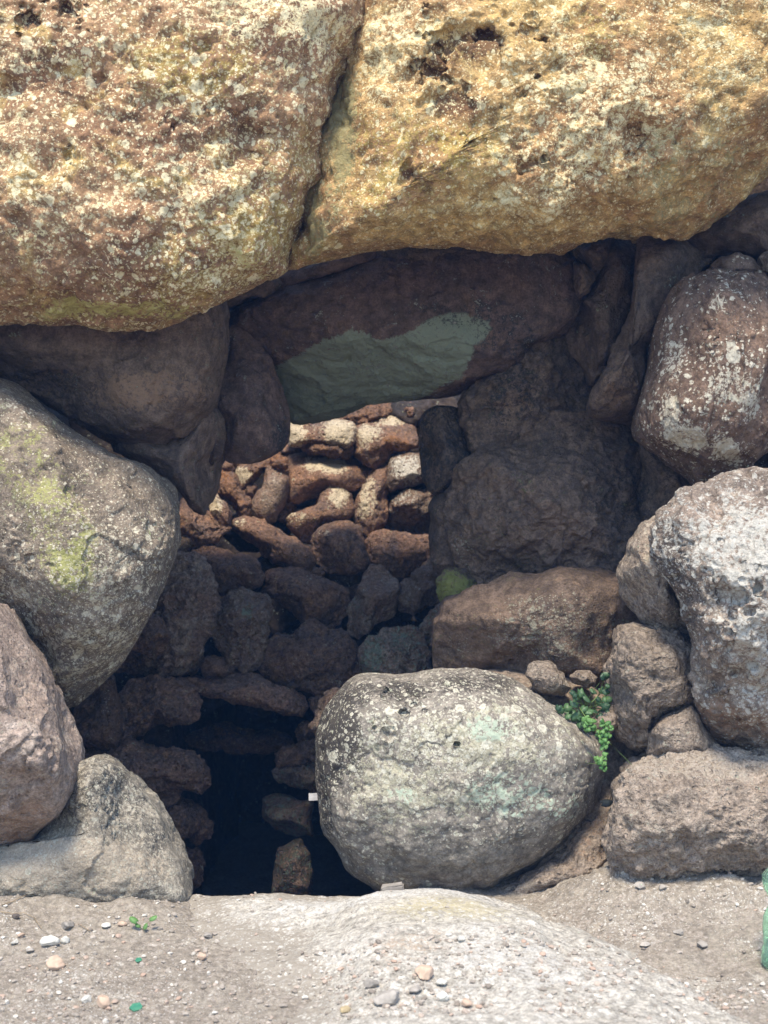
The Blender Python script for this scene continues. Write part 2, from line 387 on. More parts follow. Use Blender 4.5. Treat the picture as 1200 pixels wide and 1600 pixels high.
# ------------------------------------------------------------------ capstones and big front rocks
rock('capstone', 'huge lichen speckled capstone left of the crack, cream spots over brown and ochre', 'F',
     [(-250,-60),(300,-90),(560,-80),(592,-30),(574,30),(553,70),(545,108),(524,135),(508,200),(494,270),(474,330),(450,385),(440,425),(385,438),(335,466),(290,488),(243,509),(200,510),(140,503),(60,498),(0,500),(-150,500),(-300,450),(-380,100)],
     4.30, .50, 'cap_left', 'capstone', c=(130,180), back=.5, p=3.0, sty='cap', lvl=8, sm=1,
     folds=[(200,440,0,1,.55)], bumps=[(90,110,90,-.03),(300,210,120,-.03),(60,300,90,.02),(390,210,28,-.05),(240,360,60,.025),(200,480,120,.03),(545,220,40,-.03),(105,15,12,-.07),(50,30,13,-.05),(270,198,7,-.04),(108,245,7,-.03)],
     fields=dict(pale=[.52,(60,60,160,120,.08),(330,300,150,120,.12),(120,40,80,60,-.1),(300,100,150,60,-.05),(40,420,120,80,-.45),(250,490,200,30,-.2)],
                 crust=[.17,(430,30,140,50,.26),(350,260,90,90,.16),(60,270,120,100,.12),(200,340,200,60,.10),(500,60,60,60,.18),(400,400,140,60,.14),(60,120,90,60,.12)],
                 tint=[.10,(300,100,140,70,.42),(420,280,130,140,.32),(350,400,160,90,.35),(200,480,160,40,.25),(60,60,60,60,.1)],
                 tint2=[(150,485,130,22,.62),(260,480,70,30,.35),(420,400,80,50,.25)], dark=[.06,(105,15,14,14,1),(50,30,14,12,.9),(100,200,140,90,.2),(380,190,70,40,.45),(250,270,40,60,.3),(500,110,80,50,.12),(20,460,80,30,.1)]))  # dark spots at the bumped-in holes paint their shade
rock('capstone', 'huge ochre capstone right of the crack, arching over the entrance', 'F',
     [(560,-70),(540,0),(522,110),(486,220),(462,330),(443,405),(452,421),(480,411),(520,399),(580,384),(640,375),(700,376),(780,384),(840,387),(900,374),(940,357),(985,355),(1030,368),(1062,370),(1100,352),(1160,305),(1220,250),(1330,180),(1430,60),(1420,-60),(980,-90)],
     4.40, .52, 'cap_right', 'capstone', c=(860,130), back=.5, p=3.0, sty='cap', lvl=8, sm=1,
     folds=[(545,110,-.97,-.25,1.1),(1180,190,.42,.9,.95),(700,345,0,1,.4)],
     bumps=[(740,75,45,-.06),(765,60,16,-.05),(705,160,26,-.035),(678,107,10,-.05),(642,272,11,-.05),(820,262,6,-.03),(853,66,6,-.03),(815,150,5,-.03),(720,210,70,.02),(900,80,110,.02),(1120,60,60,-.03),(995,215,14,-.02),(860,260,80,.02),(620,200,60,.015),(570,300,50,-.015)],
     fields=dict(pale=[.30,(880,130,180,60,.2),(640,80,60,110,.2),(900,220,200,110,.25),(820,330,90,30,.25),(560,200,60,200,.1),(1060,60,100,100,.18)],
                 crust=[.10,(600,90,60,110,.34),(880,100,120,60,.24),(980,190,150,100,.28),(870,250,90,70,.22),(820,320,100,30,.28),(640,30,80,40,.2),(1130,60,80,100,.2),(880,20,60,40,.15),(700,310,100,40,.12),(760,250,60,40,.1)],
                 tint=[.12,(620,250,160,120,.30),(920,50,60,90,.3),(760,230,80,60,.2),(480,390,60,30,.3)],
                 tint2=[(1080,260,160,90,.35),(530,180,30,160,.75),(490,330,30,100,.6),(1060,340,80,30,.3)],  # olive shade of the left side and underside put into the colour
                 dark=[.05,(730,75,60,30,.75),(768,60,26,26,.6),(715,162,50,20,.7),(815,60,20,40,.4),(678,107,14,14,.9),(642,272,12,10,.8),(810,170,80,80,.18),(1110,60,20,90,.15),(600,15,60,25,.25),(520,130,26,60,.25)]))  # dark in the pits paints their shade, along with brown stains
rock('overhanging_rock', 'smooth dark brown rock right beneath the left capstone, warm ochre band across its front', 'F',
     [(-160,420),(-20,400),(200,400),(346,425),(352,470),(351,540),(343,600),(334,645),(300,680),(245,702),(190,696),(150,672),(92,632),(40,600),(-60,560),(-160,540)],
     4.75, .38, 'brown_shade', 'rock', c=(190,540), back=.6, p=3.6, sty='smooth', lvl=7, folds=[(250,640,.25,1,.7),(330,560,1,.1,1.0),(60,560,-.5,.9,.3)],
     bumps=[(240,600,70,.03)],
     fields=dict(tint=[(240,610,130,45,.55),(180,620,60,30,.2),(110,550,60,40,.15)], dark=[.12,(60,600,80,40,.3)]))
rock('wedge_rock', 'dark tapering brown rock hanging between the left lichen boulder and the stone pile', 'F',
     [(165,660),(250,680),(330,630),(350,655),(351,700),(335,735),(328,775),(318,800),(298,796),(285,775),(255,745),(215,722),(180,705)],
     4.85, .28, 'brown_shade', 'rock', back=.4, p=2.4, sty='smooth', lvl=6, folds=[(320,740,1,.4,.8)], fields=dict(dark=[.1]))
rock('lichen_boulder', 'big grey boulder at the left edge with a yellow green lichen streak and white speckles', 'F',
     [(-160,560),(-40,585),(8,602),(60,640),(120,685),(175,718),(215,728),(255,757),(274,800),(272,850),(248,920),(222,980),(190,1035),(145,1078),(108,1103),(90,1098),(70,1050),(40,1000),(0,960),(-100,930),(-200,780)],
     4.30, .44, 'lichen_boulder', 'boulder', c=(90,830), back=.5, p=2.3, sty='boulder', lvl=8, folds=[(60,900,-.1,1,.35),(190,760,.75,-.55,.5)],
     bumps=[(75,740,30,-.012),(60,1010,40,-.03),(110,990,40,.02)],
     fields=dict(pale=[.18,(180,880,90,90,.36),(130,1000,140,90,.38),(230,860,40,120,.2),(20,920,80,60,.25),(110,830,90,120,.15)],
                 crust=[.05,(170,880,50,60,.22),(110,1020,120,70,.38),(190,960,60,60,.22),(30,920,60,50,.25)],
                 tint=[(35,720,95,80,.40),(100,830,75,100,.42),(120,890,50,60,.35)], tint2=[(80,940,60,30,.15)],
                 dark=[.08,(70,1020,60,60,.25),(10,760,40,60,.15),(200,730,40,20,.15)]))
rock('pink_boulder', 'dusty pink rounded boulder cut by the lower left edge of the frame', 'F',
     [(-120,920),(-10,940),(10,965),(35,1000),(62,1040),(82,1090),(92,1140),(114,1185),(117,1228),(95,1268),(62,1297),(40,1328),(12,1362),(-60,1400),(-180,1320),(-220,1100)],
     3.85, .34, 'pink', 'boulder', back=.4, p=2.3, sty='boulder', lvl=7, folds=[(40,1250,0,1,.5)], bumps=[(30,1130,30,-.02),(60,1160,30,.02),(50,1240,40,.015)],
     fields=dict(crust=[.2,(40,1050,60,80,.15)], tint=[.08,(40,1280,60,40,.35),(30,1340,60,40,.6)], dark=[.12]))
rock('grey_boulder', 'grey mottled boulder at the foot of the left wall, under the pink boulder', 'F',
     [(-90,1320),(20,1335),(60,1290),(100,1240),(118,1200),(135,1190),(165,1190),(185,1205),(215,1232),(240,1258),(252,1285),(262,1315),(285,1362),(300,1410),(240,1432),(60,1432),(-90,1425)],
     4.02, .28, 'grey_mottled', 'boulder', back=.4, p=2.3, sty='boulder', lvl=7, folds=[(110,1310,-.1,1,-.5),(180,1200,.2,-1,.6)], bumps=[(130,1345,50,.02)],
     fields=dict(pale=[.25,(180,1240,90,60,.3)], crust=[(130,1350,160,55,.85),(40,1350,60,50,.5)], tint=[(120,1340,40,25,.45)], dark=[.32,(240,1330,25,60,.35),(180,1230,80,50,.2)]))
rock('round_boulder', 'large rounded grey boulder with pale green lichen crust beside the dark pit', 'E',
     [(80,430),(88,330),(108,250),(150,185),(200,145),(240,126),(300,128),(350,136),(400,128),(440,124),(500,108),(600,112),(700,130),(800,165),(900,228),(980,290),(1045,345),(1076,400),(1072,450),(1045,540),(1000,620),(930,700),(860,765),(750,820),(650,875),(560,895),(420,882),(300,872),(262,835),(200,780),(150,710),(105,660),(90,560)],
     4.35, .42, 'round', 'boulder', c=(560,480), back=.45, p=3.4, sty='boulder', lvl=8, cuts=0, a2=.011, a1=.03, lump=.002, scar=.55, folds=[(550,700,.1,1,.35),(550,230,0,-1,.6),(150,400,-1,.1,.3)],
     bumps=[(370,180,28,-.05),(325,330,16,-.03),(560,450,120,.02),(300,680,60,-.01),(880,545,14,-.012),(630,850,30,-.02)],
     fields=dict(pale=[.22,(800,570,220,60,.35),(500,330,380,180,.42),(560,430,400,200,.25),(850,380,160,120,.2),(700,240,300,90,.25),(170,450,90,250,.25),(700,790,400,70,-.5)],
                 crust=[.05,(480,430,360,220,.42),(300,540,160,120,.25),(760,330,280,130,.32),(700,560,300,60,.25),(330,650,120,60,.2),(700,800,400,90,-.4)],
                 tint=[(560,480,300,160,.25),(450,300,150,80,.15)],
                 tint2=[(680,310,100,50,.7),(800,560,210,65,1.0),(700,500,140,50,.7),(920,590,70,50,.9),(370,540,60,40,.5)],
                 dark=[.06,(150,260,90,160,.8),(110,430,50,220,.75),(200,420,60,150,.5),(300,170,140,60,.45),(600,150,250,50,.5),(700,400,180,60,.3),(110,640,40,80,.3),(420,200,60,60,.3)]))
rock('white_boulder', 'tall white weathered boulder with pocked face at the right edge', 'F',
     [(1012,848),(1040,808),(1080,770),(1130,747),(1190,733),(1320,750),(1400,950),(1360,1120),(1270,1172),(1190,1176),(1135,1160),(1105,1146),(1085,1100),(1078,1020),(1066,955),(1040,905)],
     4.05, .40, 'white', 'boulder', c=(1180,960), back=.4, p=2.6, sty='boulder', lvl=8, a2=.026, lump=.012, cuts=8, folds=[(1085,900,-1,.25,1.1),(1150,1110,.1,1,.9),(1180,790,0,-1,.5)],
     bumps=[(1142,935,20,-.035),(1112,998,12,-.02),(1160,1030,25,-.03),(1150,1070,25,-.03),(1180,900,35,.03),(1190,850,50,.02),(1100,870,40,.02)],
     fields=dict(pale=[.25,(1180,900,120,150,.4),(1190,1090,60,60,.4)], crust=[.12,(1150,840,150,80,.45),(1180,940,80,100,.36),(1190,1050,90,60,.28)],
                 tint=[(1130,1130,120,50,.5),(1160,1060,60,30,.3)], dark=[.2,(1070,910,50,140,.38),(1040,860,40,60,.3),(1145,1060,20,50,.2)], tint2=[(1120,830,60,40,.2)]))  # shade of the left face put into the colour
rock('knob_rock', 'rough brown knob of rock wedged against the left flank of the white boulder', 'F',
     [(972,900),(985,850),(1008,818),(1040,806),(1075,850),(1085,920),(1085,1000),(1060,996),(1030,985),(1000,962),(980,930)],
     4.30, .26, 'block', 'rock', sty='rough', lvl=6, a2=.01, fields=dict(pale=[.2,(1000,850,40,60,.3)], dark=[.25], crust=[.1]))
rock('spotted_boulder', 'brown furrowed boulder with scattered white lichen blotches, upper right', 'D',
     [(860,290),(895,235),(950,200),(1020,182),(1080,190),(1130,176),(1200,185),(1340,240),(1420,420),(1340,660),(1210,770),(1150,820),(1060,865),(980,912),(935,855),(870,805),(800,765),(762,722),(765,650),(790,560),(815,470),(825,380)],
     4.55, .40, 'spotted', 'boulder', c=(1060,500), back=.4, p=2.6, sty='boulder', lvl=8, a2=.026, ridge=1, f2=5, stretch=(.7,1,2.4), folds=[(860,450,-1,0,.7),(1050,740,0,1,.6),(1100,230,0,-1,.8)],
     bumps=[(1010,380,22,-.03),(930,640,50,.01)],
     fields=dict(pale=[.10,(1000,560,210,170,.34),(1120,420,120,120,.25),(900,700,100,120,.4),(880,430,60,130,.3),(1050,780,80,60,.35),(1080,240,60,50,.35)],
                 crust=[.04,(870,660,40,100,.65),(940,740,80,60,.6),(1060,780,60,50,.75),(1150,640,50,60,.55),(890,470,40,80,.4),(1030,300,30,35,.55),(1080,560,120,70,.35)],
                 dark=[.14,(1100,350,60,120,.15)], tint=[.1]))
rock('cap_rock', 'small rounded brown rock on top of the spotted boulder', 'D',
     [(1012,165),(1045,135),(1100,122),(1150,138),(1185,175),(1150,205),(1080,200),(1030,190)], 4.62, .16, 'brown_shade', 'rock', lvl=6, fields=dict(pale=[(1110,140,40,20,.3)]))
rock('pale_chip', 'pale pitted chip of rock at the right frame edge over the spotted boulder', 'D',
     [(1175,130),(1195,112),(1250,115),(1270,160),(1230,200),(1185,175)], 4.5, .1, 'block', 'stone', lvl=5)
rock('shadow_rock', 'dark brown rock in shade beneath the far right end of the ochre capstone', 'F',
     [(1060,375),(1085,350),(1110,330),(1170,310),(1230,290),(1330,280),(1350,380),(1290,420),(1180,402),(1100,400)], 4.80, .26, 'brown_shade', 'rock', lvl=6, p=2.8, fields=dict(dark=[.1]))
rock('slab_rock', 'thin dark slab leaning at the left of the tall ridged rock, under the ochre capstone', 'D',
     [(680,20),(760,20),(800,50),(790,150),(760,260),(735,340),(700,430),(660,510),(610,575),(582,500),(530,450),(523,400),(540,330),(568,270),(605,230),(640,170),(660,100)],
     4.98, .26, 'brown_shade', 'rock', c=(650,330), sty='boulder', lvl=7, a2=.012, p=2.3, folds=[(600,350,-1,.2,.6)], fields=dict(dark=[.15]))
rock('ridged_rock', 'tall brown ridged rock leaning left of the spotted boulder, wavy crest down its front', 'D',
     [(770,35),(860,30),(980,60),(1060,110),(980,190),(900,260),(860,330),(830,420),(800,540),(775,640),(745,688),(690,684),(622,672),(598,648),(604,600),(640,540),(690,450),(730,370),(750,280),(765,150)],
     4.86, .36, 'brown_shade', 'rock', c=(740,450), sty='boulder', lvl=7, a2=.014, folds=[(740,420,.93,.35,.7),(690,600,.1,1,.6)], bumps=[(690,560,40,.03)], fields=dict(tint=[(700,560,80,110,.45),(830,130,80,60,.3)], dark=[.1]))
rock('wedge_stone', 'small dark stone squeezed between lintel and leaning slab', 'D',
     [(528,85),(600,55),(690,45),(660,120),(635,175),(612,200),(575,150)], 4.80, .16, 'brown_shade', lvl=6, fields=dict(dark=[.2]))
rock('wedge_stone', 'narrow dark stone just below the wedge at the lintel right end', 'D',
     [(552,150),(585,160),(615,195),(600,245),(568,262),(552,210)], 4.80, .14, 'brown_shade', lvl=5, fields=dict(dark=[.2]))
rock('roof_rock', 'dark rock in the gap right of the leaning ridged rock', 'D',
     [(930,45),(1060,50),(1180,70),(1260,110),(1200,200),(1050,230),(930,260),(880,180)], 5.05, .2, 'brown_shade', 'rock', lvl=6, fields=dict(dark=[.15]))
rock('right_block', 'pitted grey brown block standing right of the green weed', 'G',
     [(492,600),(497,520),(508,440),(518,340),(535,285),(600,265),(690,285),(800,300),(880,400),(900,540),(870,640),(760,680),(690,725),(662,770),(665,822),(635,836),(575,820),(525,785),(500,700)],
     4.22, .26, 'block', 'boulder', c=(680,520), back=.3, p=3.0, sty='rough', lvl=7, a2=.012, ridge=0, folds=[(620,500,-1,-.1,.55),(700,330,0,-1,.9)],
     fields=dict(crust=[.15], dark=[.14], tint=[.08]))
rock('wedge_stone', 'small grey brown wedge stone under the white boulder above the long block', 'G',
     [(662,760),(700,715),(790,678),(860,640),(900,700),(960,800),(960,860),(860,875),(740,880),(668,850)], 4.12, .16, 'block', lvl=6, fields=dict(crust=[.2]))
rock('long_block', 'long low pitted block lying on the soil at the lower right', 'F',
     [(956,1290),(962,1235),(985,1200),(1015,1182),(1080,1172),(1150,1172),(1220,1176),(1380,1180),(1440,1290),(1400,1420),(1200,1425),(1080,1425),(1000,1410),(966,1380),(957,1330)],
     4.02, .30, 'block', 'boulder', c=(1170,1290), back=.4, p=4.5, a1=.02, sty='rough', lvl=8, ridge=0, a2=.018, folds=[(1100,1215,0,-1,1.6),(1100,1310,0,1,.5),(1000,1260,-1,0,.4)],
     bumps=[(1090,1290,120,.02)], fields=dict(crust=[.26,(1080,1190,200,25,.4)], dark=[.12,(1120,1330,140,20,.12)], tint=[.1,(1150,1250,120,50,.2)]))
rock('buttress_stone', 'rough pinkish stone propping the round boulder on its right side', 'E',
     [(600,930),(650,890),(740,850),(860,775),(950,695),(1000,600),(1060,575),(1125,600),(1120,700),(1115,830),(1100,880),(1000,920),(880,930),(700,940)],
     4.30, .26, 'block', c=(980,800), back=.3, p=2.6, sty='rough', lvl=7, a2=.008, ridge=0, folds=[(1000,660,0,-1,.4)], fields=dict(tint=[.22,(1000,680,100,120,.15)], crust=[.1,(800,880,160,50,.5)]))
rock('earth_bank', 'bank of packed brown earth sloping behind the round boulder below the weed', 'F',
     [(700,1110),(720,1052),(820,1046),(900,1060),(960,1090),(990,1140),(1030,1190),(1030,1300),(990,1420),(860,1420),(760,1300)],
     4.50, .22, 'earth', 'earth bank', c=(900,1210), p=2.6, tilt=(0,.35), sty='smooth', lvl=7, cuts=0, fields=dict(crust=[.25]))

# ------------------------------------------------------------------ lintel, jambs and right inner wall
rock('lintel', 'massive dark red lintel stone spanning the doorway, green patch on its underside', 'H',
     [(90,440),(110,350),(200,305),(270,285),(350,250),(500,205),(640,165),(750,130),(900,90),(1100,70),(1400,70),(1480,180),(1480,320),(1440,430),(1300,500),(1180,600),(1060,650),(960,700),(880,705),(760,718),(650,722),(520,782),(400,803),(335,800),(290,740),(230,620),(150,560)],
     5.05, .30, 'lintel', 'lintel', c=(780,430), back=.32, p=6, grow=1.005, sty='smooth', lvl=8, cuts=0, a1=.012, a2=.012, folds=[(640,455,-.18,1,1.3)],
     fields=dict(tint=[(.98,[(268,590),(320,560),(380,528),(430,492),(500,470),(560,448),(620,450),(690,478),(760,462),(810,442),(850,412),(900,385),(960,370),(1020,372),(1060,392),(1115,405),(1118,440),(1090,480),(1050,500),(1045,550),(1020,600),(960,640),(900,670),(820,745),(700,780),(560,830),(400,860),(300,850),(270,700)],7)],
                 tint2=[(500,740,300,60,.35),(400,640,120,100,.1)], dark=[.16,(1000,370,220,60,.25),(1200,480,150,120,.3),(250,560,100,60,.2)]))
rock('beam_stone', 'dark narrow stone in the gap above the left end of the lintel', 'H',
     [(40,300),(120,240),(200,215),(285,215),(300,260),(268,300),(200,322),(130,345),(60,350)], 4.95, .18, 'brown_shade', lvl=6, fields=dict(dark=[.2]))
rock('beam_stone', 'long dark stone lying on the lintel just right of the crack tip', 'H',
     [(285,240),(320,190),(480,130),(600,100),(720,90),(712,160),(560,205),(430,252),(300,298),(275,290)], 4.98, .18, 'lintel', lvl=6, fields=dict(dark=[.1]))
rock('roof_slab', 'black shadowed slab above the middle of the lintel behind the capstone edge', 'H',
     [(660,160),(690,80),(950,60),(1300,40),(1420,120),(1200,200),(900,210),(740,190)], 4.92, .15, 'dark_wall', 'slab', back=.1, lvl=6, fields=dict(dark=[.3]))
rock('left_jamb', 'smooth dark red jamb stone left of the doorway with a round bump', 'C',
     [(868,140),(915,150),(960,195),(1010,275),(1045,350),(1075,440),(1085,520),(1065,585),(1000,628),(920,650),(850,648),(835,600),(840,540),(815,470),(805,430),(808,350),(825,240),(843,170)],
     5.00, .22, 'lintel', 'jamb stone', c=(930,430), p=3.8, grow=1.05, sty='smooth', lvl=7, a2=.006, folds=[(1010,440,1,.1,.6)], bumps=[(942,478,34,.035),(942,505,38,-.012)], fields=dict(dark=[.15,(1050,560,60,80,.4)]))
rock('jamb_chock', 'thin dark stone wedged between the left jamb stone and the hanging wedge', 'C',
     [(800,430),(832,470),(846,540),(838,620),(800,672),(770,650),(765,540)], 4.86, .12, 'lintel', lvl=6, fields=dict(dark=[.2]))
rock('right_jamb', 'blue black rounded jamb stone right of the window to the stone pile', 'D',
     [(28,690),(45,650),(80,630),(130,632),(190,645),(216,700),(236,765),(238,812),(205,860),(145,905),(85,935),(55,905),(38,820)],
     5.15, .22, 'dark_wall', 'jamb stone', p=4, grow=1.01, lvl=7, a2=.008, fields=dict(dark=[.45]))
rock('inner_rock', 'dark lumpy rock above the broad wall rock, right of the green lintel patch', 'D',
     [(195,680),(188,620),(235,545),(285,475),(345,425),(400,375),(470,350),(560,380),(620,470),(640,560),(640,690),(560,730),(420,740),(320,800),(255,810),(215,740)],
     5.15, .28, 'dark_wall', 'rock', p=4.2, grow=1.08, c=(420,580), sty='rough', ridge=0, lvl=7, a2=.018, bumps=[(290,520,40,.03),(330,640,60,-.03)], fields=dict(dark=[.2,(350,600,120,120,.25)], tint=[(330,620,60,60,.3)]))
rock('broad_rock', 'broad dark brown rock filling the middle of the right inner wall', 'D',
     [(150,1075),(133,980),(148,920),(200,850),(255,795),(330,755),(400,705),(480,678),(560,680),(650,690),(760,715),(810,760),(820,850),(810,980),(770,1060),(730,1120),(740,1200),(640,1260),(400,1270),(230,1240),(180,1150)],
     4.98, .34, 'dark_wall', 'rock', c=(480,960), sty='rough', lvl=8, a2=.026, lump=.014, f2=9, p=4.5, grow=1.09, bumps=[(350,920,22,-.02),(460,960,25,.015),(460,1160,60,.04),(250,1040,80,.02),(480,715,30,.02),(430,700,60,.02)], folds=[(700,950,1,0,.6)],
     fields=dict(tint=[(260,1080,120,60,.4),(430,1140,100,80,.3)], pale=[(180,1120,40,60,.3)], dark=[.16,(700,950,120,200,.2)], crust=[(220,1080,60,40,.2)]))
rock('chock_rock', 'dark rock deep in the hole between broad rock and spotted boulder', 'D',
     [(780,740),(860,770),(960,860),(1010,930),(950,1020),(860,1080),(760,1080),(770,900)], 5.0, .2, 'dark_wall', 'rock', lvl=6, fields=dict(dark=[.3]))
rock('edge_stone', 'thin dark upright stone between the stone pile and the broad rock', 'D',
     [(68,975),(105,920),(165,900),(165,980),(145,1050),(165,1120),(215,1190),(130,1205),(80,1180),(72,1080)], 5.12, .16, 'dark_wall', lvl=6, fields=dict(dark=[.25], tint=[(100,1150,40,50,.3)]))
rock('mossy_stone', 'small stone covered in yellow green moss beside the broad rock', 'F',
     [(684,905),(700,890),(725,886),(748,903),(748,930),(715,945),(690,940),(683,925)], 4.95, .12, 'dark_wall', lvl=6, fields=dict(tint2=[(708,920,48,34,.8)]))
rock('ledge_rock', 'dark ledge rock with pale lichen patch above the round boulder', 'F',
     [(681,1030),(684,972),(700,940),(765,918),(800,898),(905,890),(975,900),(1020,930),(1020,1020),(1000,1085),(900,1090),(800,1075),(700,1060),(684,1050)],
     4.72, .30, 'dark_wall', 'rock', c=(840,990), sty='boulder', lvl=7, p=5, sm=0, grow=1.04, a2=.012, folds=[(850,925,0,-1,.9),(760,1020,-.6,.5,.3)],
     fields=dict(pale=[(870,990,110,60,.75),(830,940,40,20,.3),(715,1010,20,20,.4)], crust=[.08,(880,1010,80,40,.25)], tint=[.2,(740,1030,60,30,.3)], dark=[.08]))
rock('ledge_stone', 'flat lichen dusted stone lying in the earth under the ledge rock', 'E',
     [(803,125),(812,90),(832,72),(885,85),(930,120),(962,165),(935,192),(880,188),(830,165)], 4.34, .10, 'block', lvl=6, p=2.5, fields=dict(pale=[(920,160,50,40,.5)], crust=[.2]))
rock('ledge_stone', 'small tan stone sitting left of the weed beneath the ledge rock', 'E',
     [(962,130),(985,106),(1030,106),(1048,130),(1040,155),(1010,162),(972,152)], 4.36, .08, 'block', lvl=6)
rock('tan_stone', 'tan rounded stone poking out below the weed leaves', 'E',
     [(1030,290),(1050,262),(1090,240),(1130,250),(1130,300),(1080,330),(1040,320)], 4.22, .10, 'block', lvl=5)

# ------------------------------------------------------------------ rubble wall of the chamber behind the doorway
BG = 'stones piled in the chamber wall behind the doorway'
def bw(label, T, pts, Y, D=.14, mat='red', sty='ves', lvl=6, **kw):
    kw.setdefault('p', 2.5); kw.setdefault('tilt', (0, .35)); kw.setdefault('grow', 1.03)
    Y += .08+.34*float(1-sstep(760, 1060, tr(T, pts)[:, 1].mean()))
    return rock('wall_stone', label, T, pts, Y, D, mat, 'stone', sty=sty, lvl=lvl, group=BG, **kw)
CR = [.9]  # sunlit patches on the upper stones are put into the colour as cream
bw('flat stone with sunlight painted cream on two faces, directly under the lintel edge', 'A', [(515,120),(545,158),(600,166),(645,165),(668,148),(700,152),(745,148),(790,163),(808,190),(803,248),(770,272),(700,262),(640,258),(575,268),(525,262),(505,200)], 5.84, .14, sty='rough', p=3.6, a2=.008, cuts=1, folds=[(700,190,0,-1,.8)],
   fields=dict(crust=[(545,205,65,75,.85),(740,205,85,75,1.1)], pale=[.3]))  # crust paints the sun on both ends as cream
bw('dark flat chip below the cream faced stone', 'A', [(580,262),(640,235),(700,238),(765,260),(792,292),(762,312),(690,305),(615,295)], 5.80, .13, grow=1.1)
bw('sloping brown stone at the very top, behind the white topped round stone', 'A', [(745,150),(790,110),(850,82),(910,70),(975,70),(984,110),(975,150),(900,170),(830,178),(785,168)], 6.02, .14, fields=dict(tint=[.3]))
bw('small square brown stone at the top right corner of the window', 'A', [(993,85),(1030,78),(1068,92),(1068,140),(1045,165),(1010,150),(992,122)], 5.98, .12)
bw('stone painted bright cream as if sunlit, peeking out beside the right jamb', 'A', [(1045,180),(1060,120),(1085,90),(1180,110),(1190,230),(1080,240),(1055,225)], 6.05, .14, sty='smooth', fields=dict(crust=[1.0]))  # cream all over stands in for sunlight on the stone
bw('large orange red stone with a white crest, top right of the pile', 'A', [(803,200),(822,182),(860,168),(900,138),(950,122),(1000,130),(1038,160),(1062,205),(1075,262),(1030,285),(965,295),(935,335),(890,362),(840,338),(803,295)], 5.88, .17, sty='rough', a2=.01, lvl=6,
   folds=[(880,200,-.6,-1,.7)], fields=dict(crust=[(870,205,60,50,.7),(960,150,80,35,.75),(840,250,40,60,.4)], tint=[(980,250,90,60,.5)]))
bw('long brown stone with a cream patch on top, centre of the upper pile', 'A', [(512,330),(525,302),(570,296),(605,285),(640,298),(700,305),(770,315),(830,335),(873,365),(858,410),(800,452),(730,475),(640,485),(565,508),(525,490),(514,430)], 5.85, .18, sty='boulder', a2=.008,
   folds=[(690,380,0,-1,1.0)], fields=dict(crust=[(680,345,115,45,.95),(540,410,12,12,.6)], tint=[.25]))
bw('grey white square stone against the right jamb', 'A', [(950,310),(990,288),(1080,286),(1150,300),(1150,400),(1085,425),(1010,448),(955,462),(934,430),(940,365)], 5.82, .14, mat='greyred', sty='boulder', a2=.008, p=3, fields=dict(crust=[(1020,345,80,65,.7),(1050,400,60,40,.4)]))
bw('tall narrow leaning stone streaked white, right of centre', 'A', [(798,570),(805,500),(830,430),(860,390),(898,350),(945,333),(950,380),(938,440),(946,510),(932,600),(890,640),(855,658),(820,620)], 5.80, .14, sty='rough', a2=.008, fields=dict(crust=[(860,470,50,110,.6),(830,540,30,50,.4)]))
bw('humped pale topped stone resting below the long brown stone', 'A', [(632,510),(655,462),(695,430),(745,428),(782,470),(799,530),(780,572),(720,592),(665,625),(610,685),(565,655),(515,605),(512,568),(560,542),(605,525)], 5.75, .16, sty='boulder', a2=.008, folds=[(680,480,-.3,-1,.8)], fields=dict(crust=[(735,480,55,55,.8),(560,570,60,30,.5)], tint=[.1]))
bw('dark stone with a grey rim tucked against the right jamb', 'A', [(938,605),(944,540),(972,490),(1018,460),(1070,462),(1130,468),(1180,485),(1180,640),(1050,650),(980,645)], 5.78, .14, mat='greyred', folds=[(1040,510,0,1,1.4)], fields=dict(crust=[(1010,490,80,45,.4)], dark=[.2]))
bw('smooth grey stone standing on end, left of centre', 'A', [(352,545),(378,480),(408,420),(422,360),(455,340),(490,358),(520,398),(512,460),(492,530),(462,582),(420,602),(375,582)], 5.72, .15, mat='greyred', sty='boulder', a2=.006, pit=.003, fields=dict(tint=[(455,350,40,20,.5)], pale=[(460,380,40,40,.3)]))
bw('slanting stone with a pale left face below the left jamb', 'A', [(268,372),(305,338),(370,328),(430,305),(478,280),(486,318),(480,352),(430,352),(400,385),(355,430),(318,458),(290,425)], 5.80, .12, sty='rough', a2=.008, fields=dict(crust=[(325,385,45,45,.8)], tint=[.3]))
bw('small orange lump right of the slanting stone', 'A', [(443,320),(480,306),(508,325),(508,355),(480,366),(450,348)], 5.74, .08, lvl=5, fields=dict(tint=[.5]))
bw('knobbly orange stone at the upper left of the pile', 'A', [(203,395),(215,372),(255,372),(292,392),(312,450),(362,500),(352,560),(320,582),(288,530),(250,485),(212,450)], 5.68, .13, fields=dict(tint=[.3,(240,390,40,40,.3)]))
bw('small round pebble like stone beside the upright grey stone', 'A', [(340,450),(355,434),(375,440),(380,465),(365,485),(345,480)], 5.75, .06, lvl=5)
bw('tan flat stone under the wedge rock tip', 'A', [(185,350),(250,328),(298,332),(282,368),(230,378),(190,375)], 5.80, .08, lvl=5)
bw('sharp pale sunlit shard at the left of the pile', 'A', [(185,515),(192,485),(205,460),(228,492),(258,512),(270,552),(270,602),(235,614),(200,592),(184,555)], 5.55, .10, sty='rough', a2=.008, fields=dict(crust=[(210,520,40,50,.8)], tint=[.2]))
bw('dark crumbly mass of stone under the pale shard', 'A', [(-30,560),(20,490),(65,498),(105,540),(150,530),(195,560),(235,605),(272,612),(200,675),(140,697),(90,692),(40,660),(0,640)], 5.50, .15, a2=.024)
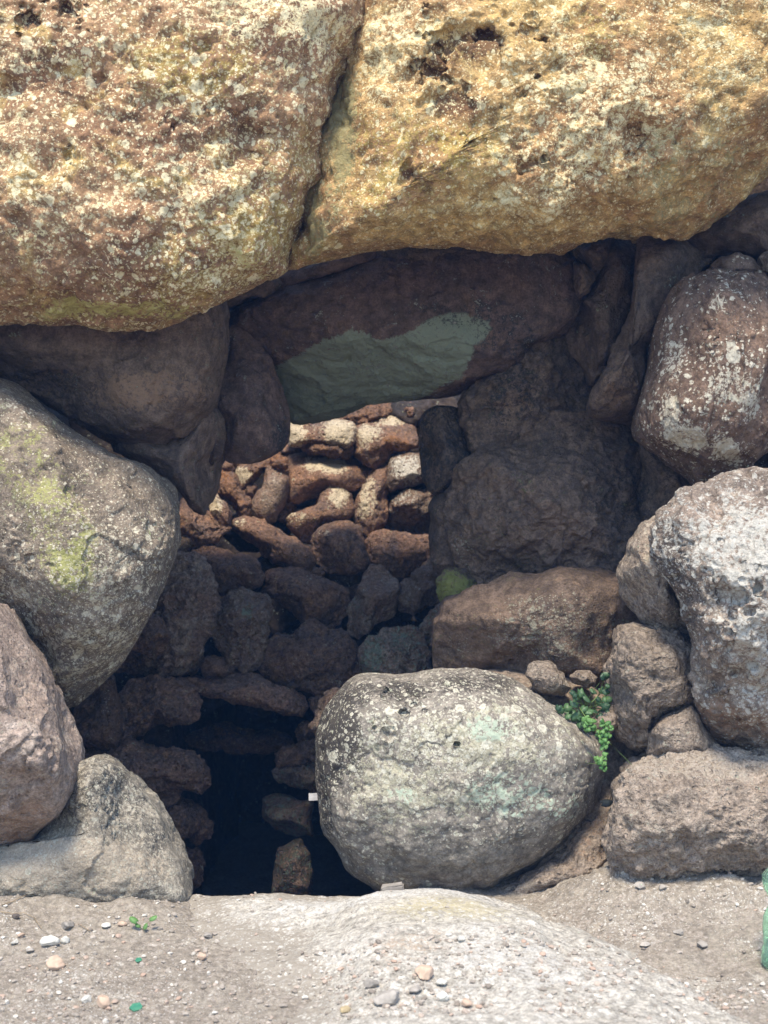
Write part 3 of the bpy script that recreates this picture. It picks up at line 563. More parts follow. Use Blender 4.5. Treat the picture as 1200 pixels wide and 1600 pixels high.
bw('small grey stub left of the reddish flat stone', 'A', [(0,710),(25,655),(60,645),(100,652),(104,690),(75,725),(20,750)], 5.45, .10, mat='greyred', lvl=5)
bw('long ridged stone slanting down to the right', 'A', [(275,602),(300,575),(345,568),(395,578),(450,610),(500,640),(560,668),(615,708),(633,750),(625,792),(590,808),(530,786),(450,760),(400,700),(330,660)], 5.62, .16, sty='rough', a2=.014, folds=[(440,690,-.5,1,.6)], fields=dict(crust=[(320,592,35,22,.5)]))
bw('blocky brown stone in the middle of the pile', 'A', [(625,650),(655,612),(715,590),(790,588),(832,620),(848,680),(862,750),(842,792),(760,808),(690,802),(640,762),(622,700)], 5.62, .16, sty='rough', a2=.014, folds=[(720,640,0,-1,.6)], fields=dict(pale=[(670,630,30,20,.4)]))
bw('layered dark stone right of the blocky brown stone', 'A', [(843,672),(900,630),(950,626),(1030,645),(1100,655),(1160,700),(1150,770),(1060,795),(1000,835),(950,832),(900,782),(850,722)], 5.64, .15, a2=.02, folds=[(960,720,.2,1,.5)])
bw('reddish flat topped stone at the left, above two dark masses', 'A', [(105,712),(130,700),(180,698),(260,710),(340,728),(395,768),(414,820),(402,852),(350,872),(290,888),(230,905),(180,852),(130,785)], 5.42, .16, sty='rough', a2=.016, folds=[(260,750,0,-1,.7)])
bw('big dark honeycombed mass at the left of the pile', 'A', [(-10,740),(60,718),(120,730),(180,780),(212,860),(216,960),(192,1060),(140,1160),(60,1230),(-40,1250),(-110,1150),(-80,900)], 5.35, .22, mat='greyred', lvl=7, a2=.032, pit=.022, cuts=3, fields=dict(tint=[.15,(40,950,80,100,.2)]))
bw('tapering red brown stone over a dark hollow', 'A', [(408,890),(440,852),(432,808),(480,788),(560,790),(640,814),(720,850),(775,890),(778,960),(740,1020),(680,1052),(590,1032),(540,962),(470,912)], 5.55, .17, sty='rough', a2=.016, folds=[(600,920,-.2,1,.6)])
bw('pitted dark stone with a faint green bloom, left of the hollow', 'A', [(195,1030),(225,960),(265,888),(320,868),(372,893),(432,918),(444,960),(432,1040),(416,1120),(392,1205),(330,1235),(268,1195),(215,1120)], 5.35, .19, mat='greyred', lvl=7, a2=.028, pit=.02, fields=dict(tint2=[(345,970,35,50,.45)]))
bw('grey pointed stone standing upright right of the hollow', 'A', [(770,1060),(778,960),(808,900),(838,820),(868,770),(912,768),(952,810),(988,852),(984,920),(955,990),(882,1025),(820,1085)], 5.50, .16, mat='greyred', sty='rough', a2=.010, pit=.004, fields=dict(tint2=[(800,960,60,90,.3)]))
bw('layered dark stone against the thin edge stone', 'A', [(985,915),(1018,842),(1070,790),(1130,740),(1200,760),(1200,900),(1110,945),(1050,985),(998,962)], 5.52, .14, mat='greyred', a2=.02)
bw('broad dark stone with a bumpy top in the lower middle', 'A', [(388,1210),(418,1105),(465,1068),(540,1078),(575,1030),(630,1003),(672,1040),(740,1048),(792,1100),(832,1180),(822,1255),(760,1295),(640,1315),(500,1295),(418,1245)], 5.35, .20, lvl=7, sty='ves', a2=.02, p=3, folds=[(600,1110,0,-1,.6)])
bw('green tinged honeycombed stone just above the round boulder', 'A', [(832,1245),(826,1130),(868,1080),(950,1043),(1030,1033),(1092,1060),(1112,1150),(1128,1225),(1080,1300),(980,1320),(900,1310)], 5.20, .18, mat='greyred', lvl=7, a2=.026, pit=.02, fields=dict(tint2=[.25,(880,1180,60,120,.3),(1000,1100,80,60,.2)]))
bw('blue grey stone between the green tinged stone and the ledge rock', 'A', [(1080,1065),(1118,1000),(1160,945),(1230,930),(1240,1150),(1155,1170),(1105,1120)], 5.30, .13, mat='greyred', fields=dict(tint2=[.3]))
bw('small flat block above the long low stone', 'A', [(140,1200),(165,1168),(205,1163),(292,1185),(287,1228),(230,1248),(165,1248)], 5.28, .10, lvl=5, sty='rough', a2=.008)
bw('tiny red chip under the slanting ridged stone', 'A', [(635,785),(655,790),(668,812),(650,824),(628,812)], 5.5, .05, lvl=4)
bw('small red stone in the gap left of the humped stone', 'A', [(495,510),(510,485),(545,500),(552,540),(520,560),(498,545)], 5.85, .07, lvl=5, fields=dict(tint=[.4]))
bw('round red chip just right of the standing grey stone foot', 'A', [(475,575),(488,545),(512,548),(520,575),(500,598)], 5.8, .06, lvl=5, fields=dict(tint=[.3]))
bw('dark small stone wedged beneath the dark flat chip', 'A', [(490,270),(520,262),(580,275),(575,298),(520,300),(490,295)], 6.0, .08, lvl=5)
bw('dark filler stone right of the blocky brown stone base', 'A', [(740,860),(800,830),(850,830),(830,900),(790,950),(760,930)], 5.8, .1, lvl=5, fields=dict(dark=[.2]))
bw('long low stone roofing the dark inner recess', 'B', [(448,150),(470,135),(530,150),(600,128),(690,122),(740,143),(830,178),(900,213),(912,250),(888,290),(820,277),(740,252),(660,242),(560,218),(480,192)], 5.22, .17, lvl=7, sty='rough', a2=.016, folds=[(680,170,-.2,-1,.6)])
bw('cracked block at the left end of the long low stone', 'B', [(205,230),(225,180),(255,148),(330,133),(385,155),(430,148),(500,178),(510,230),(492,290),(450,312),(390,322),(335,302),(300,352),(230,368),(202,300)], 5.15, .18, lvl=7, sty='ves', a2=.02, p=3)
bw('brown stone in shade below the tip of the lichen boulder', 'B', [(20,330),(60,230),(130,130),(175,140),(197,220),(208,300),(203,370),(190,402),(120,395),(60,390)], 4.95, .16, sty='rough', fields=dict(pale=[(155,230,20,50,.35)]))
bw('wide lumpy stone above the grey boulder, jutting into the dark recess', 'B', [(30,440),(90,415),(140,405),(200,408),(212,372),(240,362),(272,398),(340,413),(400,408),(440,420),(500,448),(537,500),(545,545),(510,577),(450,562),(420,610),(360,640),(310,610),(200,590),(100,560)], 4.95, .2, lvl=7, sty='ves', a2=.02, c=(300,490), folds=[(300,440,0,-1,.6)])
bw('rounded stone stepping down left of the dark recess', 'B', [(360,660),(385,625),(430,600),(475,620),(495,650),(500,700),(460,735),(400,750),(355,720)], 4.98, .14)
bw('smaller rounded stone tucked behind the stepping stone', 'B', [(465,625),(510,628),(552,700),(547,740),(500,762),(470,735)], 5.08, .11, lvl=5)
bw('lowest dark stone left of the recess, at the threshold', 'B', [(400,820),(450,792),(500,798),(522,850),(502,920),(450,940),(410,920)], 4.95, .13)
bw('dim reddish stone deep inside below the long low stone', 'B', [(450,370),(545,330),(600,318),(680,345),(840,365),(860,405),(700,420),(560,415),(470,400)], 5.9, .14, fields=dict(tint=[(600,345,50,25,.5)]))
bw('small round stone right of the long low stone tip', 'B', [(928,225),(965,208),(992,235),(982,282),(945,284)], 5.25, .07, lvl=5)
bw('rounded brown stone in the dark gap beside the round boulder', 'B', [(868,345),(898,313),(937,325),(934,370),(902,398),(873,378)], 5.3, .08, lvl=5)
bw('dark flat stone behind the round boulder left edge', 'B', [(795,430),(850,408),(940,385),(1010,400),(1000,480),(870,475),(803,482)], 5.2, .13, fields=dict(tint2=[.1]))
bw('layered greenish stone beneath the dark flat stone', 'B', [(775,492),(850,472),(960,455),(1010,470),(1005,565),(880,552),(815,522)], 5.15, .13, mat='greyred', fields=dict(tint2=[.25]))
bw('upright stone touching the round boulder at its upper left', 'B', [(925,320),(960,250),(1005,190),(1050,200),(1030,320),(950,360)], 4.75, .1, mat='greyred', lvl=5)
bw('rounded stone peeping out right of the lichen boulder', 'J', [(598,225),(638,100),(690,33),(742,80),(765,130),(792,152),(775,215),(722,272),(660,240)], 5.05, .15, sty='rough', a2=.012)
bw('flat shadowed stone under the honeycombed mass', 'B', [(200,40),(280,30),(400,60),(500,40),(520,70),(480,120),(380,130),(260,125),(190,110)], 5.4, .12, mat='greyred')
rock('step_stone', 'grey green step stone inside the dark recess', 'B', [(748,602),(800,590),(930,603),(930,732),(860,732),(790,712),(755,662)], 5.25, .14, 'greyred', 'step', p=3.5, sty='smooth', lvl=6, fields=dict(tint2=[.35]))
rock('step_stone', 'mossy green step stone at the bottom of the dark recess', 'B', [(785,830),(800,790),(885,758),(915,800),(925,960),(780,960)], 5.1, .14, 'greyred', 'step', p=3, sty='smooth', lvl=6, fields=dict(tint2=[.30], dark=[.62]))  # darkened by colour so it looks shaded in the recess

# added filler stones, coloured dark as gap shade, and shims that close the holes round the lintel
rg = np.random.RandomState(21)
for iy, cy in enumerate(range(640, 1090, 62)):
    for ix in range(5):
        cx = 285+ix*92+(iy % 2)*40+rg.uniform(-12, 12)
        if cx > 700: continue
        a0 = rg.uniform(0, 6)
        pl = [(cx+rg.uniform(48, 66)*math.cos(a0+i*2*math.pi/8), cy+rg.uniform(32, 46)*math.sin(a0+i*2*math.pi/8)) for i in range(8)]
        rock('packing_stone', 'packing stone coloured dark as shade, deep in the gaps behind the piled wall stones', 'F', pl, 5.95+(.48 if cy < 850 else .15), .14, 'rock_fill', 'stone', sty='rough', lvl=5, group='packing stones behind the piled wall', tilt=(0, .3), p=3)
for i_ in (0,1,2,3,5,6,8,9,10,11,15,17,18,19,20,21,24,25,38,39):
    n_ = 'packing_stone' + ('.%03d' % i_ if i_ else '')
    if n_ in bpy.data.objects: bpy.data.objects.remove(bpy.data.objects[n_])
rock('shim_stone', 'dark stone in the corner where the lintel meets the left jamb', 'F', [(325,440),(370,430),(420,450),(420,520),(380,560),(335,540)], 5.22, .14, 'dark_wall', lvl=5, back=.1)
rock('shim_stone', 'dark stone closing the corner above the right end of the lintel', 'F', [(860,375),(950,350),(1010,380),(1000,480),(930,520),(870,470)], 5.25, .14, 'dark_wall', lvl=5, back=.1)
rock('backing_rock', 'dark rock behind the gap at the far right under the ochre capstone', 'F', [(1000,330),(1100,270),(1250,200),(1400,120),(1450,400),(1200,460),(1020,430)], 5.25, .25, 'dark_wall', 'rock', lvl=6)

# ------------------------------------------------------------------ ground (one sheet to the horizon)
def axis(lo, hi, step, far, k=1.25):
    a = list(np.arange(lo, hi+1e-6, step)); s = step; x = hi
    while x < far: s *= k; x += s; a.append(x)
    s = step; x = lo; b = []
    while x > -far: s *= k; x -= s; b.append(x)
    return np.array(b[::-1]+a)
def relief(x, y):
    p = np.stack([x, y, np.zeros_like(x)], 1)
    z = .020*fbm(p, 1.7, 3, 11)+.007*fbm(p, 9, 4, 12)
    z += .0035*fbm(p, 45, 4, 13)+.022*fbm(p, 6, 3, 17)*sstep(3.55, 3.75, y)*(1-np.exp(-((x+.1)/.55)**4))
    return z
def ground_z(x, y, fine=True):
    z = .008+.129*sstep(.35, .95, x)*sstep(3.25, 4.0, y)-.02*sstep(.0, .3, x)*sstep(.75, .5, x)*sstep(3.5, 3.9, y)
    z = z-.04*sstep(.35, .6, x)*sstep(3.9, 3.6, y)*sstep(3.1, 3.35, y)*sstep(1.2, .8, x)
    z = z+.075*sstep(3.32, 3.75, y)*sstep(-.42, -.72, x)
    pit = sstep(-1.0, -.8, x)*sstep(.12, -.05, x)*sstep(3.86, 3.98, y)
    pit = np.maximum(pit, sstep(-1.9, -1.7, x)*sstep(1.5, 1.3, x)*sstep(4.7, 4.9, y)*sstep(9.0, 8.8, y))
    z = z-.9*pit
    r = np.hypot(x, y-3.5)
    z = z+sstep(2.6, 6, np.abs(x))*sstep(3.5, 5.5, y)*2.2+sstep(9.0, 10.5, y)*1.5
    return z
X, Yy = axis(-1.15, 1.15, .0042, 900), axis(2.72, 4.1, .0042, 900)
gx, gy = np.meshgrid(X, Yy); gx = gx.ravel(); gy = gy.ravel()
near = (np.abs(gx) < 1.6) & (gy > 2.3) & (gy < 4.6)
gz = ground_z(gx, gy)
rel = np.zeros_like(gz); rel[near] = relief(gx[near], gy[near])
P3 = np.stack([gx, gy, gz*0], 1)
def gravel_relief(x, y):
    p = np.stack([x, y, np.zeros_like(x)], 1)
    g = 0
    for f, a, s in ((55, .005, 1), (120, .0026, 2), (28, .008, 3)):
        d, b = worley(p, f, s); g = g+a*sstep(.42, .15, d)*((b % 7) < 2)
    return g
gr = np.zeros_like(gz); gr[near] = gravel_relief(gx[near], gy[near])
dens = np.zeros_like(gz); dens[near] = sstep(-.25, .3, fbm(P3[near], 2.6, 3, 31))
gz = gz+rel+gr*dens
nx, ny = len(X), len(Yy)
ii = (np.arange(ny-1)[:, None]*nx+np.arange(nx-1)[None, :]).ravel()
me = mesh_np('ground', np.stack([gx, gy, gz], 1), np.stack([ii, ii+1, ii+nx+1, ii+nx], 1))
set_attr(me, 'pale', .06+.22*dens*near); set_attr(me, 'crust', .25+0*gz); set_attr(me, 'tint', .25+0*gz)
set_attr(me, 'dark', .08+0*gz); set_attr(me, 'tint2', 0*gz)
tag(link('ground', me, M['soil']), kind='structure')

# threshold rock: a worn hump of living rock breaking through the soil
def seg_d(x, y, P):
    d = np.full(x.shape, 1e9); ins = np.zeros(x.shape, bool)
    for i in range(len(P)):
        a = np.array(P[i]); b = np.array(P[(i+1) % len(P)]); e = b-a
        t = np.clip(((x-a[0])*e[0]+(y-a[1])*e[1])/(e@e), 0, 1)
        d = np.minimum(d, np.hypot(x-a[0]-t*e[0], y-a[1]-t*e[1]))
        c = ((a[1] > y) != (b[1] > y)) & (x < (b[0]-a[0])*(y-a[1])/(b[1]-a[1]+1e-12)+a[0]); ins ^= c
    return np.where(ins, d, -d)
FP = smooth_poly(np.array([(-.72,3.98),(-.30,3.98),(.10,3.96),(.33,3.86),(.47,3.60),(.60,3.38),(.78,3.10),(.92,2.7),(.7,2.4),(0,2.4),(-.28,2.75),(-.26,3.1),(-.36,3.35),(-.55,3.6)]), 3)
sx, sy = np.meshgrid(np.arange(-.95, 1.1, .0042), np.arange(2.35, 4.12, .0042)); shp = sx.shape; sx = sx.ravel(); sy = sy.ravel()
sd = seg_d(sx, sy, FP); q = np.stack([sx, sy, np.zeros_like(sx)], 1)
sd = sd+.09*fbm(q, 3.5, 5, 41)
lft = sstep(.05, -.25, sx)
hump = .078*sstep(-.14, .30+.3*lft, sd)-.030*sstep(.03, -.12, sd)
hump *= 1+.55*np.exp(-((sx-.2)**2/.16+(sy-3.45)**2/.10))
qs = np.stack([sx*.8+sy*.3, sy*1.6, np.zeros_like(sx)], 1)
fine = .010*fbm(q, 5, 3, 42)+.006*fbm(qs, 7, 4, 43, .5)+.0016*fbm(q, 60, 4, 44)
soilc = np.exp(-(((sx-.06)/.26)**2+((sy-3.05)/.22)**2))
hz = .035*0+np.where(sx < 9, ground_z(np.full_like(sx, -.3)*0-.3, np.full_like(sy, 3.3)), 0)+hump+fine+gravel_relief(sx, sy)*sstep(.25, .6, soilc+.25*fbm(q, 5, 3, 47))*1.0
hz -= .012*sstep(3.72, 3.95, sy)*sstep(.0, .3, sx)
hz -= .05*sstep(3.92, 4.02, sy)
bz = hz-.22
ny, nx = shp
top = np.stack([sx, sy, hz], 1); bot = np.stack([sx, sy, np.full_like(sx, -.25)], 1)
ii = (np.arange(ny-1)[:, None]*nx+np.arange(nx-1)[None, :]).ravel()
qd = np.stack([ii, ii+1, ii+nx+1, ii+nx], 1)
loop = np.concatenate([np.arange(nx), np.arange(1, ny)*nx+nx-1, (ny-1)*nx+np.arange(nx-2, -1, -1), np.arange(ny-2, 0, -1)*nx])
l2 = np.roll(loop, -1); n0 = len(sx)
# side skirts go down to a small ring, closed underneath by the soil it is buried in
sk = np.stack([loop, loop+n0, l2+n0, l2], 1)
me = mesh_np('threshold_rock', np.concatenate([top, bot]), np.concatenate([qd, sk]))
n2 = len(sx); A = lambda v: np.concatenate([v, v])
set_attr(me, 'crust', A(.14+.7*np.exp(-(((sx+.02)/.34)**2+((sy-3.72)/.14)**2))+.35*np.exp(-(((sx-.3)/.25)**2+((sy-3.15)/.25)**2))+.3*np.exp(-(((sx+.05)/.1)**2+((sy-3.25)/.1)**2))))
set_attr(me, 'pale', A(.15+.3*soilc)); set_attr(me, 'dark', A(.05+1.1*lft*sstep(.34, .02, sd)+.5*sstep(.05, -.03, sd)))
set_attr(me, 'tint', A(.62*np.exp(-(((sx-.17)/.20)**2+((sy-3.50)/.14)**2))+.1))
set_attr(me, 'tint2', A(.45*np.exp(-(((sx-.05)/.14)**2+((sy-3.22)/.13)**2))))
tag(link('threshold_rock', me, M['slab']), 'pale worn hump of rock in the foreground before the dark pit', 'rock')
def surf_z(x, y):
    x = np.atleast_1d(np.array(x, float)); y = np.atleast_1d(np.array(y, float))
    g = ground_z(x, y)+relief(x, y)
    i = np.clip(((y-2.35)/.0042).round().astype(int), 0, ny-1); j = np.clip(((x+.95)/.0042).round().astype(int), 0, nx-1)
    s = hz[i*nx+j]; s = np.where((x > -.94) & (x < 1.09) & (y > 2.36) & (y < 4.1), s, -9)
    return np.maximum(g, s)

# ------------------------------------------------------------------ unseen fill round the chamber, added to keep light from leaking in
VB, FB = [], []
def bbox(x0, x1, y0, y1, z0, z1, n=26):
    V0, F0 = [], []
    g = np.linspace(0, 1, n)
    off = sum(len(v) for v in VB)
    for ax in range(3):
        for sgn in (0, 1):
            a, b = np.meshgrid(g, g); a = a.ravel(); b = b.ravel(); c = np.full_like(a, sgn)
            P = [None]*3; P[ax] = c; P[(ax+1) % 3] = a; P[(ax+2) % 3] = b
            P = np.stack(P, 1)
            V = np.array([x0, y0, z0])+P*np.array([x1-x0, y1-y0, z1-z0])
            i = (np.arange(n-1)[:, None]*n+np.arange(n-1)[None, :]).ravel()
            q = np.stack([i, i+1, i+n+1, i+n], 1)
            if not sgn: q = q[:, ::-1]
            FB.append(q+off); VB.append(V); off += len(V)
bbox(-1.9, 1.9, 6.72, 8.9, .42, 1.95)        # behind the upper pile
bbox(-1.9, 1.9, 6.36, 8.9, .42, .80)  # added to stop light leaking onto the recess floor
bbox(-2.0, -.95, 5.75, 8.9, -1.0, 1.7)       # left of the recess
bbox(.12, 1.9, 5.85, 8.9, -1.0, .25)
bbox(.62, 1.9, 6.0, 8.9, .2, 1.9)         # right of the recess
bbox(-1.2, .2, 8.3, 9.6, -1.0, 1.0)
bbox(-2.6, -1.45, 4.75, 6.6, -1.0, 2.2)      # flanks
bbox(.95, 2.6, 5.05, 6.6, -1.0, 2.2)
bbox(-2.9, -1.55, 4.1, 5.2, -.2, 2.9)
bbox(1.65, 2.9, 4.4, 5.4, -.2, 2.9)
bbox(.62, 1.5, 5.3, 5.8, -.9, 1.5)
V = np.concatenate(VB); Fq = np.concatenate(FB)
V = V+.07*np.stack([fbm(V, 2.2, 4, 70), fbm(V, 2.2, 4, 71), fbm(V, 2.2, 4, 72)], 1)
me = mesh_np('rock_fill', V, Fq)
tag(link('rock_fill', me, M['rock_fill']), kind='structure')

# ------------------------------------------------------------------ loose stones on the ground
def on_ground(px, py):
    Yv = 3.2
    for _ in range(12):
        x = (px-600)/F*Yv; z = float(surf_z(x, Yv)[0]); Yn = F*(CAMZ-z)/(py-800); Yv = .5*Yv+.5*Yn
    return (px-600)/F*Yv, Yv, float(surf_z((px-600)/F*Yv, Yv)[0])
def simple_mat(name, c, rough=.85, vary=.2, c2=None, bump=.4, sc=60, **kw):
    k = NT(name); tc = k.n('TexCoord'); oi = k.n('ObjectInfo')
    n = k.noise(tc.outputs['Object'], sc, 6, .65)
    col = k.mix(k.ss(n, .35, .65), c, c2 or tuple(x*.75 for x in c))
    v = k.math('MULTIPLY_ADD', oi.outputs['Random'], 2*vary, 1-vary)
    cv = k.n('CombineColor'); [k.set(cv.inputs[i], v) for i in range(3)]
    k.set(k.b.inputs['Base Color'], k.mix(1.0, col, cv.outputs[0], 'MULTIPLY')); k.b.inputs['Roughness'].default_value = rough
    bp = k.n('Bump'); bp.inputs['Distance'].default_value = .003*bump; k.set(bp.inputs['Height'], n); k.set(k.b.inputs['Normal'], bp.outputs[0])
    for a, b in kw.items(): k.b.inputs[a].default_value = b
    return k.m
PM = {'white': simple_mat('white pebble', (.62, .60, .55)), 'peach': simple_mat('peach pebble', (.46, .34, .26)), 'grey': simple_mat('grey pebble', (.34, .31, .28)),
      'dark': simple_mat('dark pebble', (.12, .10, .09)), 'yellow': simple_mat('yellow pebble', (.50, .40, .24))}
def pebble_mesh(seed, l=4, el=(1, .8, .6)):
    U, Fc = ico(l); rs = np.random.RandomState(seed); u = U.astype(float).copy()
    for _ in range(9):
        n = rs.normal(size=3); n /= np.linalg.norm(n); d = rs.uniform(.55, .82); t = u@n-d; u -= np.outer(np.where(t > 0, t, 0)*.97, n)
    u = u*np.array(el); u += (u/ (np.linalg.norm(u, axis=1)[:, None]))*(.07*fbm(u+seed, 2.2, 4, seed))[:, None]
    return u, Fc
def pebble(px, py, wpx, col, label, seed, el=(1, .8, .6), group=None):
    x, y, z = on_ground(px, py); r = wpx/2/F*y
    u, Fc = pebble_mesh(seed, 4, el); u = u*r
    me = mesh_np('pebble', u, Fc); o = link('pebble', me, PM[col], loc=(x, y, z+r*el[2]*.45+.003)); o.rotation_euler = (0, 0, seed*1.7)
    return tag(o, label, 'pebble', group)
PG = 'loose pebbles on the soil'
pebble(105,1450,26,'grey','grey white angular pebble near the left boulders',1)
pebble(78,1476,32,'white','white pebble, wider of the touching pair at lower left',2,(1,.8,.55))
pebble(100,1474,18,'white','slim white pebble leaning on the wider white one',3,(.7,1,.8))
pebble(88,1512,34,'peach','peach coloured pebble below the white pair',4,(1,.8,.7))
pebble(161,1572,30,'peach','peach tan pebble nearest the bottom left',5,(1,.8,.75))
pebble(136,1565,20,'white','small white pebble touching the lower peach one',6)
pebble(25,1436,16,'dark','small dark stone under the grey boulder',7)
pebble(166,1449,18,'white','flat white chip right of the grey white pebble',8,(1,.8,.4))
pebble(191,1447,16,'peach','tiny peach chip beside the flat white chip',9)
pebble(23,1475,16,'white','white chip at the far left edge of the soil',10,(1,.7,.4))
pebble(33,1465,14,'peach','small reddish pebble near the far left edge',11)
pebble(48,1487,18,'grey','grey flat pebble under the white pair',12,(1,.8,.4))
pebble(605,1568,48,'grey','large grey pebble half buried at the bottom centre',13,(1,.8,.6))
pebble(664,1527,36,'peach','tan lump embedded on the foreground rock',14,(1,.9,.6))
pebble(580,1541,26,'grey','grey pebble left of the tan lump',15)
pebble(728,1573,24,'peach','round tan pebble low on the foreground rock',16)
pebble(538,1583,22,'yellow','yellowish pebble at the bottom, left of the large grey one',17)
pebble(690,1540,22,'white','white pebble right of the tan lump',18)
pebble(650,1550,26,'grey','flat grey pebble just beneath the tan lump',19,(1,.8,.4))
pebble(692,1562,26,'white','pale angular pebble between grey and round tan pebbles',20)
pebble(720,1470,16,'white','white chip high on the foreground rock',21)
pebble(1060,1460,18,'grey','grey pebble on the dusty ground at right',22)
pebble(1097,1478,26,'grey','flat grey flake left of the plastic bottle',23,(1,.8,.3))
pebble(1000,1388,20,'grey','pale stone at the foot of the long block',24)
pebble(1035,1390,16,'grey','second small stone at the foot of the long block, farther right',25)
pebble(1008,1478,20,'grey','grey flake in the middle of the right hand soil',26,(1,.8,.3))
pebble(958,1510,14,'grey','small pebble beside the edge of the foreground rock',27)
pebble(326,1466,16,'grey','small grey pebble left of the foreground rock crest',28)
pebble(315,1498,18,'peach','brownish pebble on the soil right of the green glass',29)
# brick chip on the crest
x, y, z = p2w(613, 1389, 3.86); bm = bmesh.new(); bmesh.ops.create_cube(bm, size=1)
bmesh.ops.scale(bm, vec=(.068, .04, .026), verts=bm.verts)
bmesh.ops.bevel(bm, geom=bm.edges[:], offset=.004, segments=2, affect='EDGES')
bmesh.ops.subdivide_edges(bm, edges=bm.edges[:], cuts=2, use_grid_fill=True)
rr = random.Random(3)
for v in bm.verts: v.co += Vector((rr.uniform(-1, 1), rr.uniform(-1, 1), rr.uniform(-1, 1)))*.0014; v.co.z += v.co.x*.12
me = bpy.data.meshes.new('stone_chip'); bm.to_mesh(me); bm.free()
tag(link('stone_chip', me, PM['grey'], loc=(x, y, z)), 'small squared stone chip perched on the rock crest by the round boulder', 'stone')

# gravel: fine loose stones nobody could count
rs = np.random.RandomState(5); VV, FF = [], []; o_ = 0
tmpl = [pebble_mesh(100+i, 2, (1, rs.uniform(.6, .95), rs.uniform(.4, .8))) for i in range(10)]
cand = []
while len(cand) < 5600:
    px, py = rs.uniform(-60, 1260), 1385+230*rs.uniform(0, 1)**.9
    Yv = F*(CAMZ-.05)/(py-800); x = (px-600)/F*Yv
    d = float(fbm(np.array([[x, Yv, 0]]), 2.6, 3, 31)[0])
    wgt = .15+.85*max(0, min(1, (d+.2)/.4))
    if 400 < px < 930 and py < 1400+max(0, 120-abs(px-640)*.2): wgt *= .05
    if ((px-650)/160)**2+((py-1560)/60)**2 < 1: wgt = 1
    if px < 330: wgt = max(wgt, .75)
    if rs.rand() < wgt: cand.append((x, Yv))
cand = np.array(cand); zz = surf_z(cand[:, 0], cand[:, 1])
ok = (zz > -.1) & (zz < .3)
for (x, y), z, k in zip(cand, zz, ok):
    if not k: continue
    u, Fc = tmpl[rs.randint(10)]; r = .0013+.009*rs.rand()**4
    a = rs.rand()*6.28; ca, sa = math.cos(a), math.sin(a)
    v = u*r; v = np.stack([v[:, 0]*ca-v[:, 1]*sa, v[:, 0]*sa+v[:, 1]*ca, v[:, 2]], 1)+np.array([x, y, z+r*.3])
    VV.append(v); FF.append(Fc+o_); o_ += len(v)
k = NT('gravel stone'); tc = k.n('TexCoord'); ge = k.n('NewGeometry')
rp = k.t.nodes.new('ShaderNodeValToRGB'); k.set(rp.inputs[0], ge.outputs['Random Per Island']); e = rp.color_ramp
e.elements[0].color = rgb((.20, .17, .145)); e.elements[1].color = rgb((.60, .57, .52))
for pos, c in ((.35, (.31, .275, .24)), (.6, (.37, .33, .29)), (.75, (.38, .27, .21)), (.85, (.42, .385, .34))):
    q = e.elements.new(pos); q.color = rgb(c)
k.set(k.b.inputs['Base Color'], rp.outputs[0]); k.b.inputs['Roughness'].default_value = .9
me = mesh_np('gravel', np.concatenate(VV), np.concatenate(FF), smooth=False)
tag(link('gravel', me, k.m), 'fine grey gravel strewn over the soil in front of the rocks', 'gravel', kind='stuff')

# ------------------------------------------------------------------ plants
def leaf_mat(name, c, c2):
    k = NT(name); tc = k.n('TexCoord'); ge = k.n('NewGeometry')
    n = k.noise(tc.outputs['Object'], 90, 4, .6)
    f = k.math('ADD', k.math('MULTIPLY', n, .5), k.math('MULTIPLY', ge.outputs['Random Per Island'], .6))
    k.set(k.b.inputs['Base Color'], k.mix(k.ss(f, .25, .85), c, c2)); k.b.inputs['Roughness'].default_value = .5
    k.b.inputs['Specular IOR Level'].default_value = .4
    return k.m
LM = leaf_mat('weed leaf', (.016, .048, .026), (.06, .125, .05)); LM2 = leaf_mat('fresh leaf', (.045, .13, .03), (.12, .24, .07))
SM = simple_mat('green stem', (.16, .25, .07)); TWM = simple_mat('dry twig', (.30, .23, .15))
def leaf(V, Fs, c, d, nrm, L, W, lobes=5, cup=.25, rs=random):
    """rounded lobed leaf: fan of rings with slight thickness"""
    d = Vector(d).normalized(); nrm = Vector(nrm); nrm = (nrm-d*nrm.dot(d)).normalized(); s = d.cross(nrm)
    o = len(V); n = 28; c = Vector(c)
    ph = rs.uniform(0, 6)
    for side in (1, -1):
        base = len(V); V.append(c+nrm*(side*.0004))
        for r in (.5, 1.0):
            for i in range(n):
                a = 2*math.pi*i/n
                R = 1+.06*math.cos(lobes*a)+.03*math.cos(11*a+ph)+.05*math.sin(2*a+ph)
                if abs(a-math.pi) < .35: R *= .62
                x = math.cos(a)*R*r*L*.5; y = math.sin(a)*R*r*W*.5
                h = -cup*(r*r)*L*.3+.02*L*r*math.cos(lobes*a)-abs(y)*.25
                V.append(c+d*x+s*y+nrm*(h+side*.0004))
        for i in range(n):
            j = (i+1) % n
            t = (base, base+1+i, base+1+j); q = (base+1+i, base+1+n+i, base+1+n+j, base+1+j)
            Fs.append(t if side > 0 else t[::-1]); Fs.append(q if side > 0 else q[::-1])
    n1 = o+1+n; n2 = o+1+2*n+1+n
    for i in range(n):
        j = (i+1) % n; Fs.append((n1+i, n2+i, n2+j, n1+j))
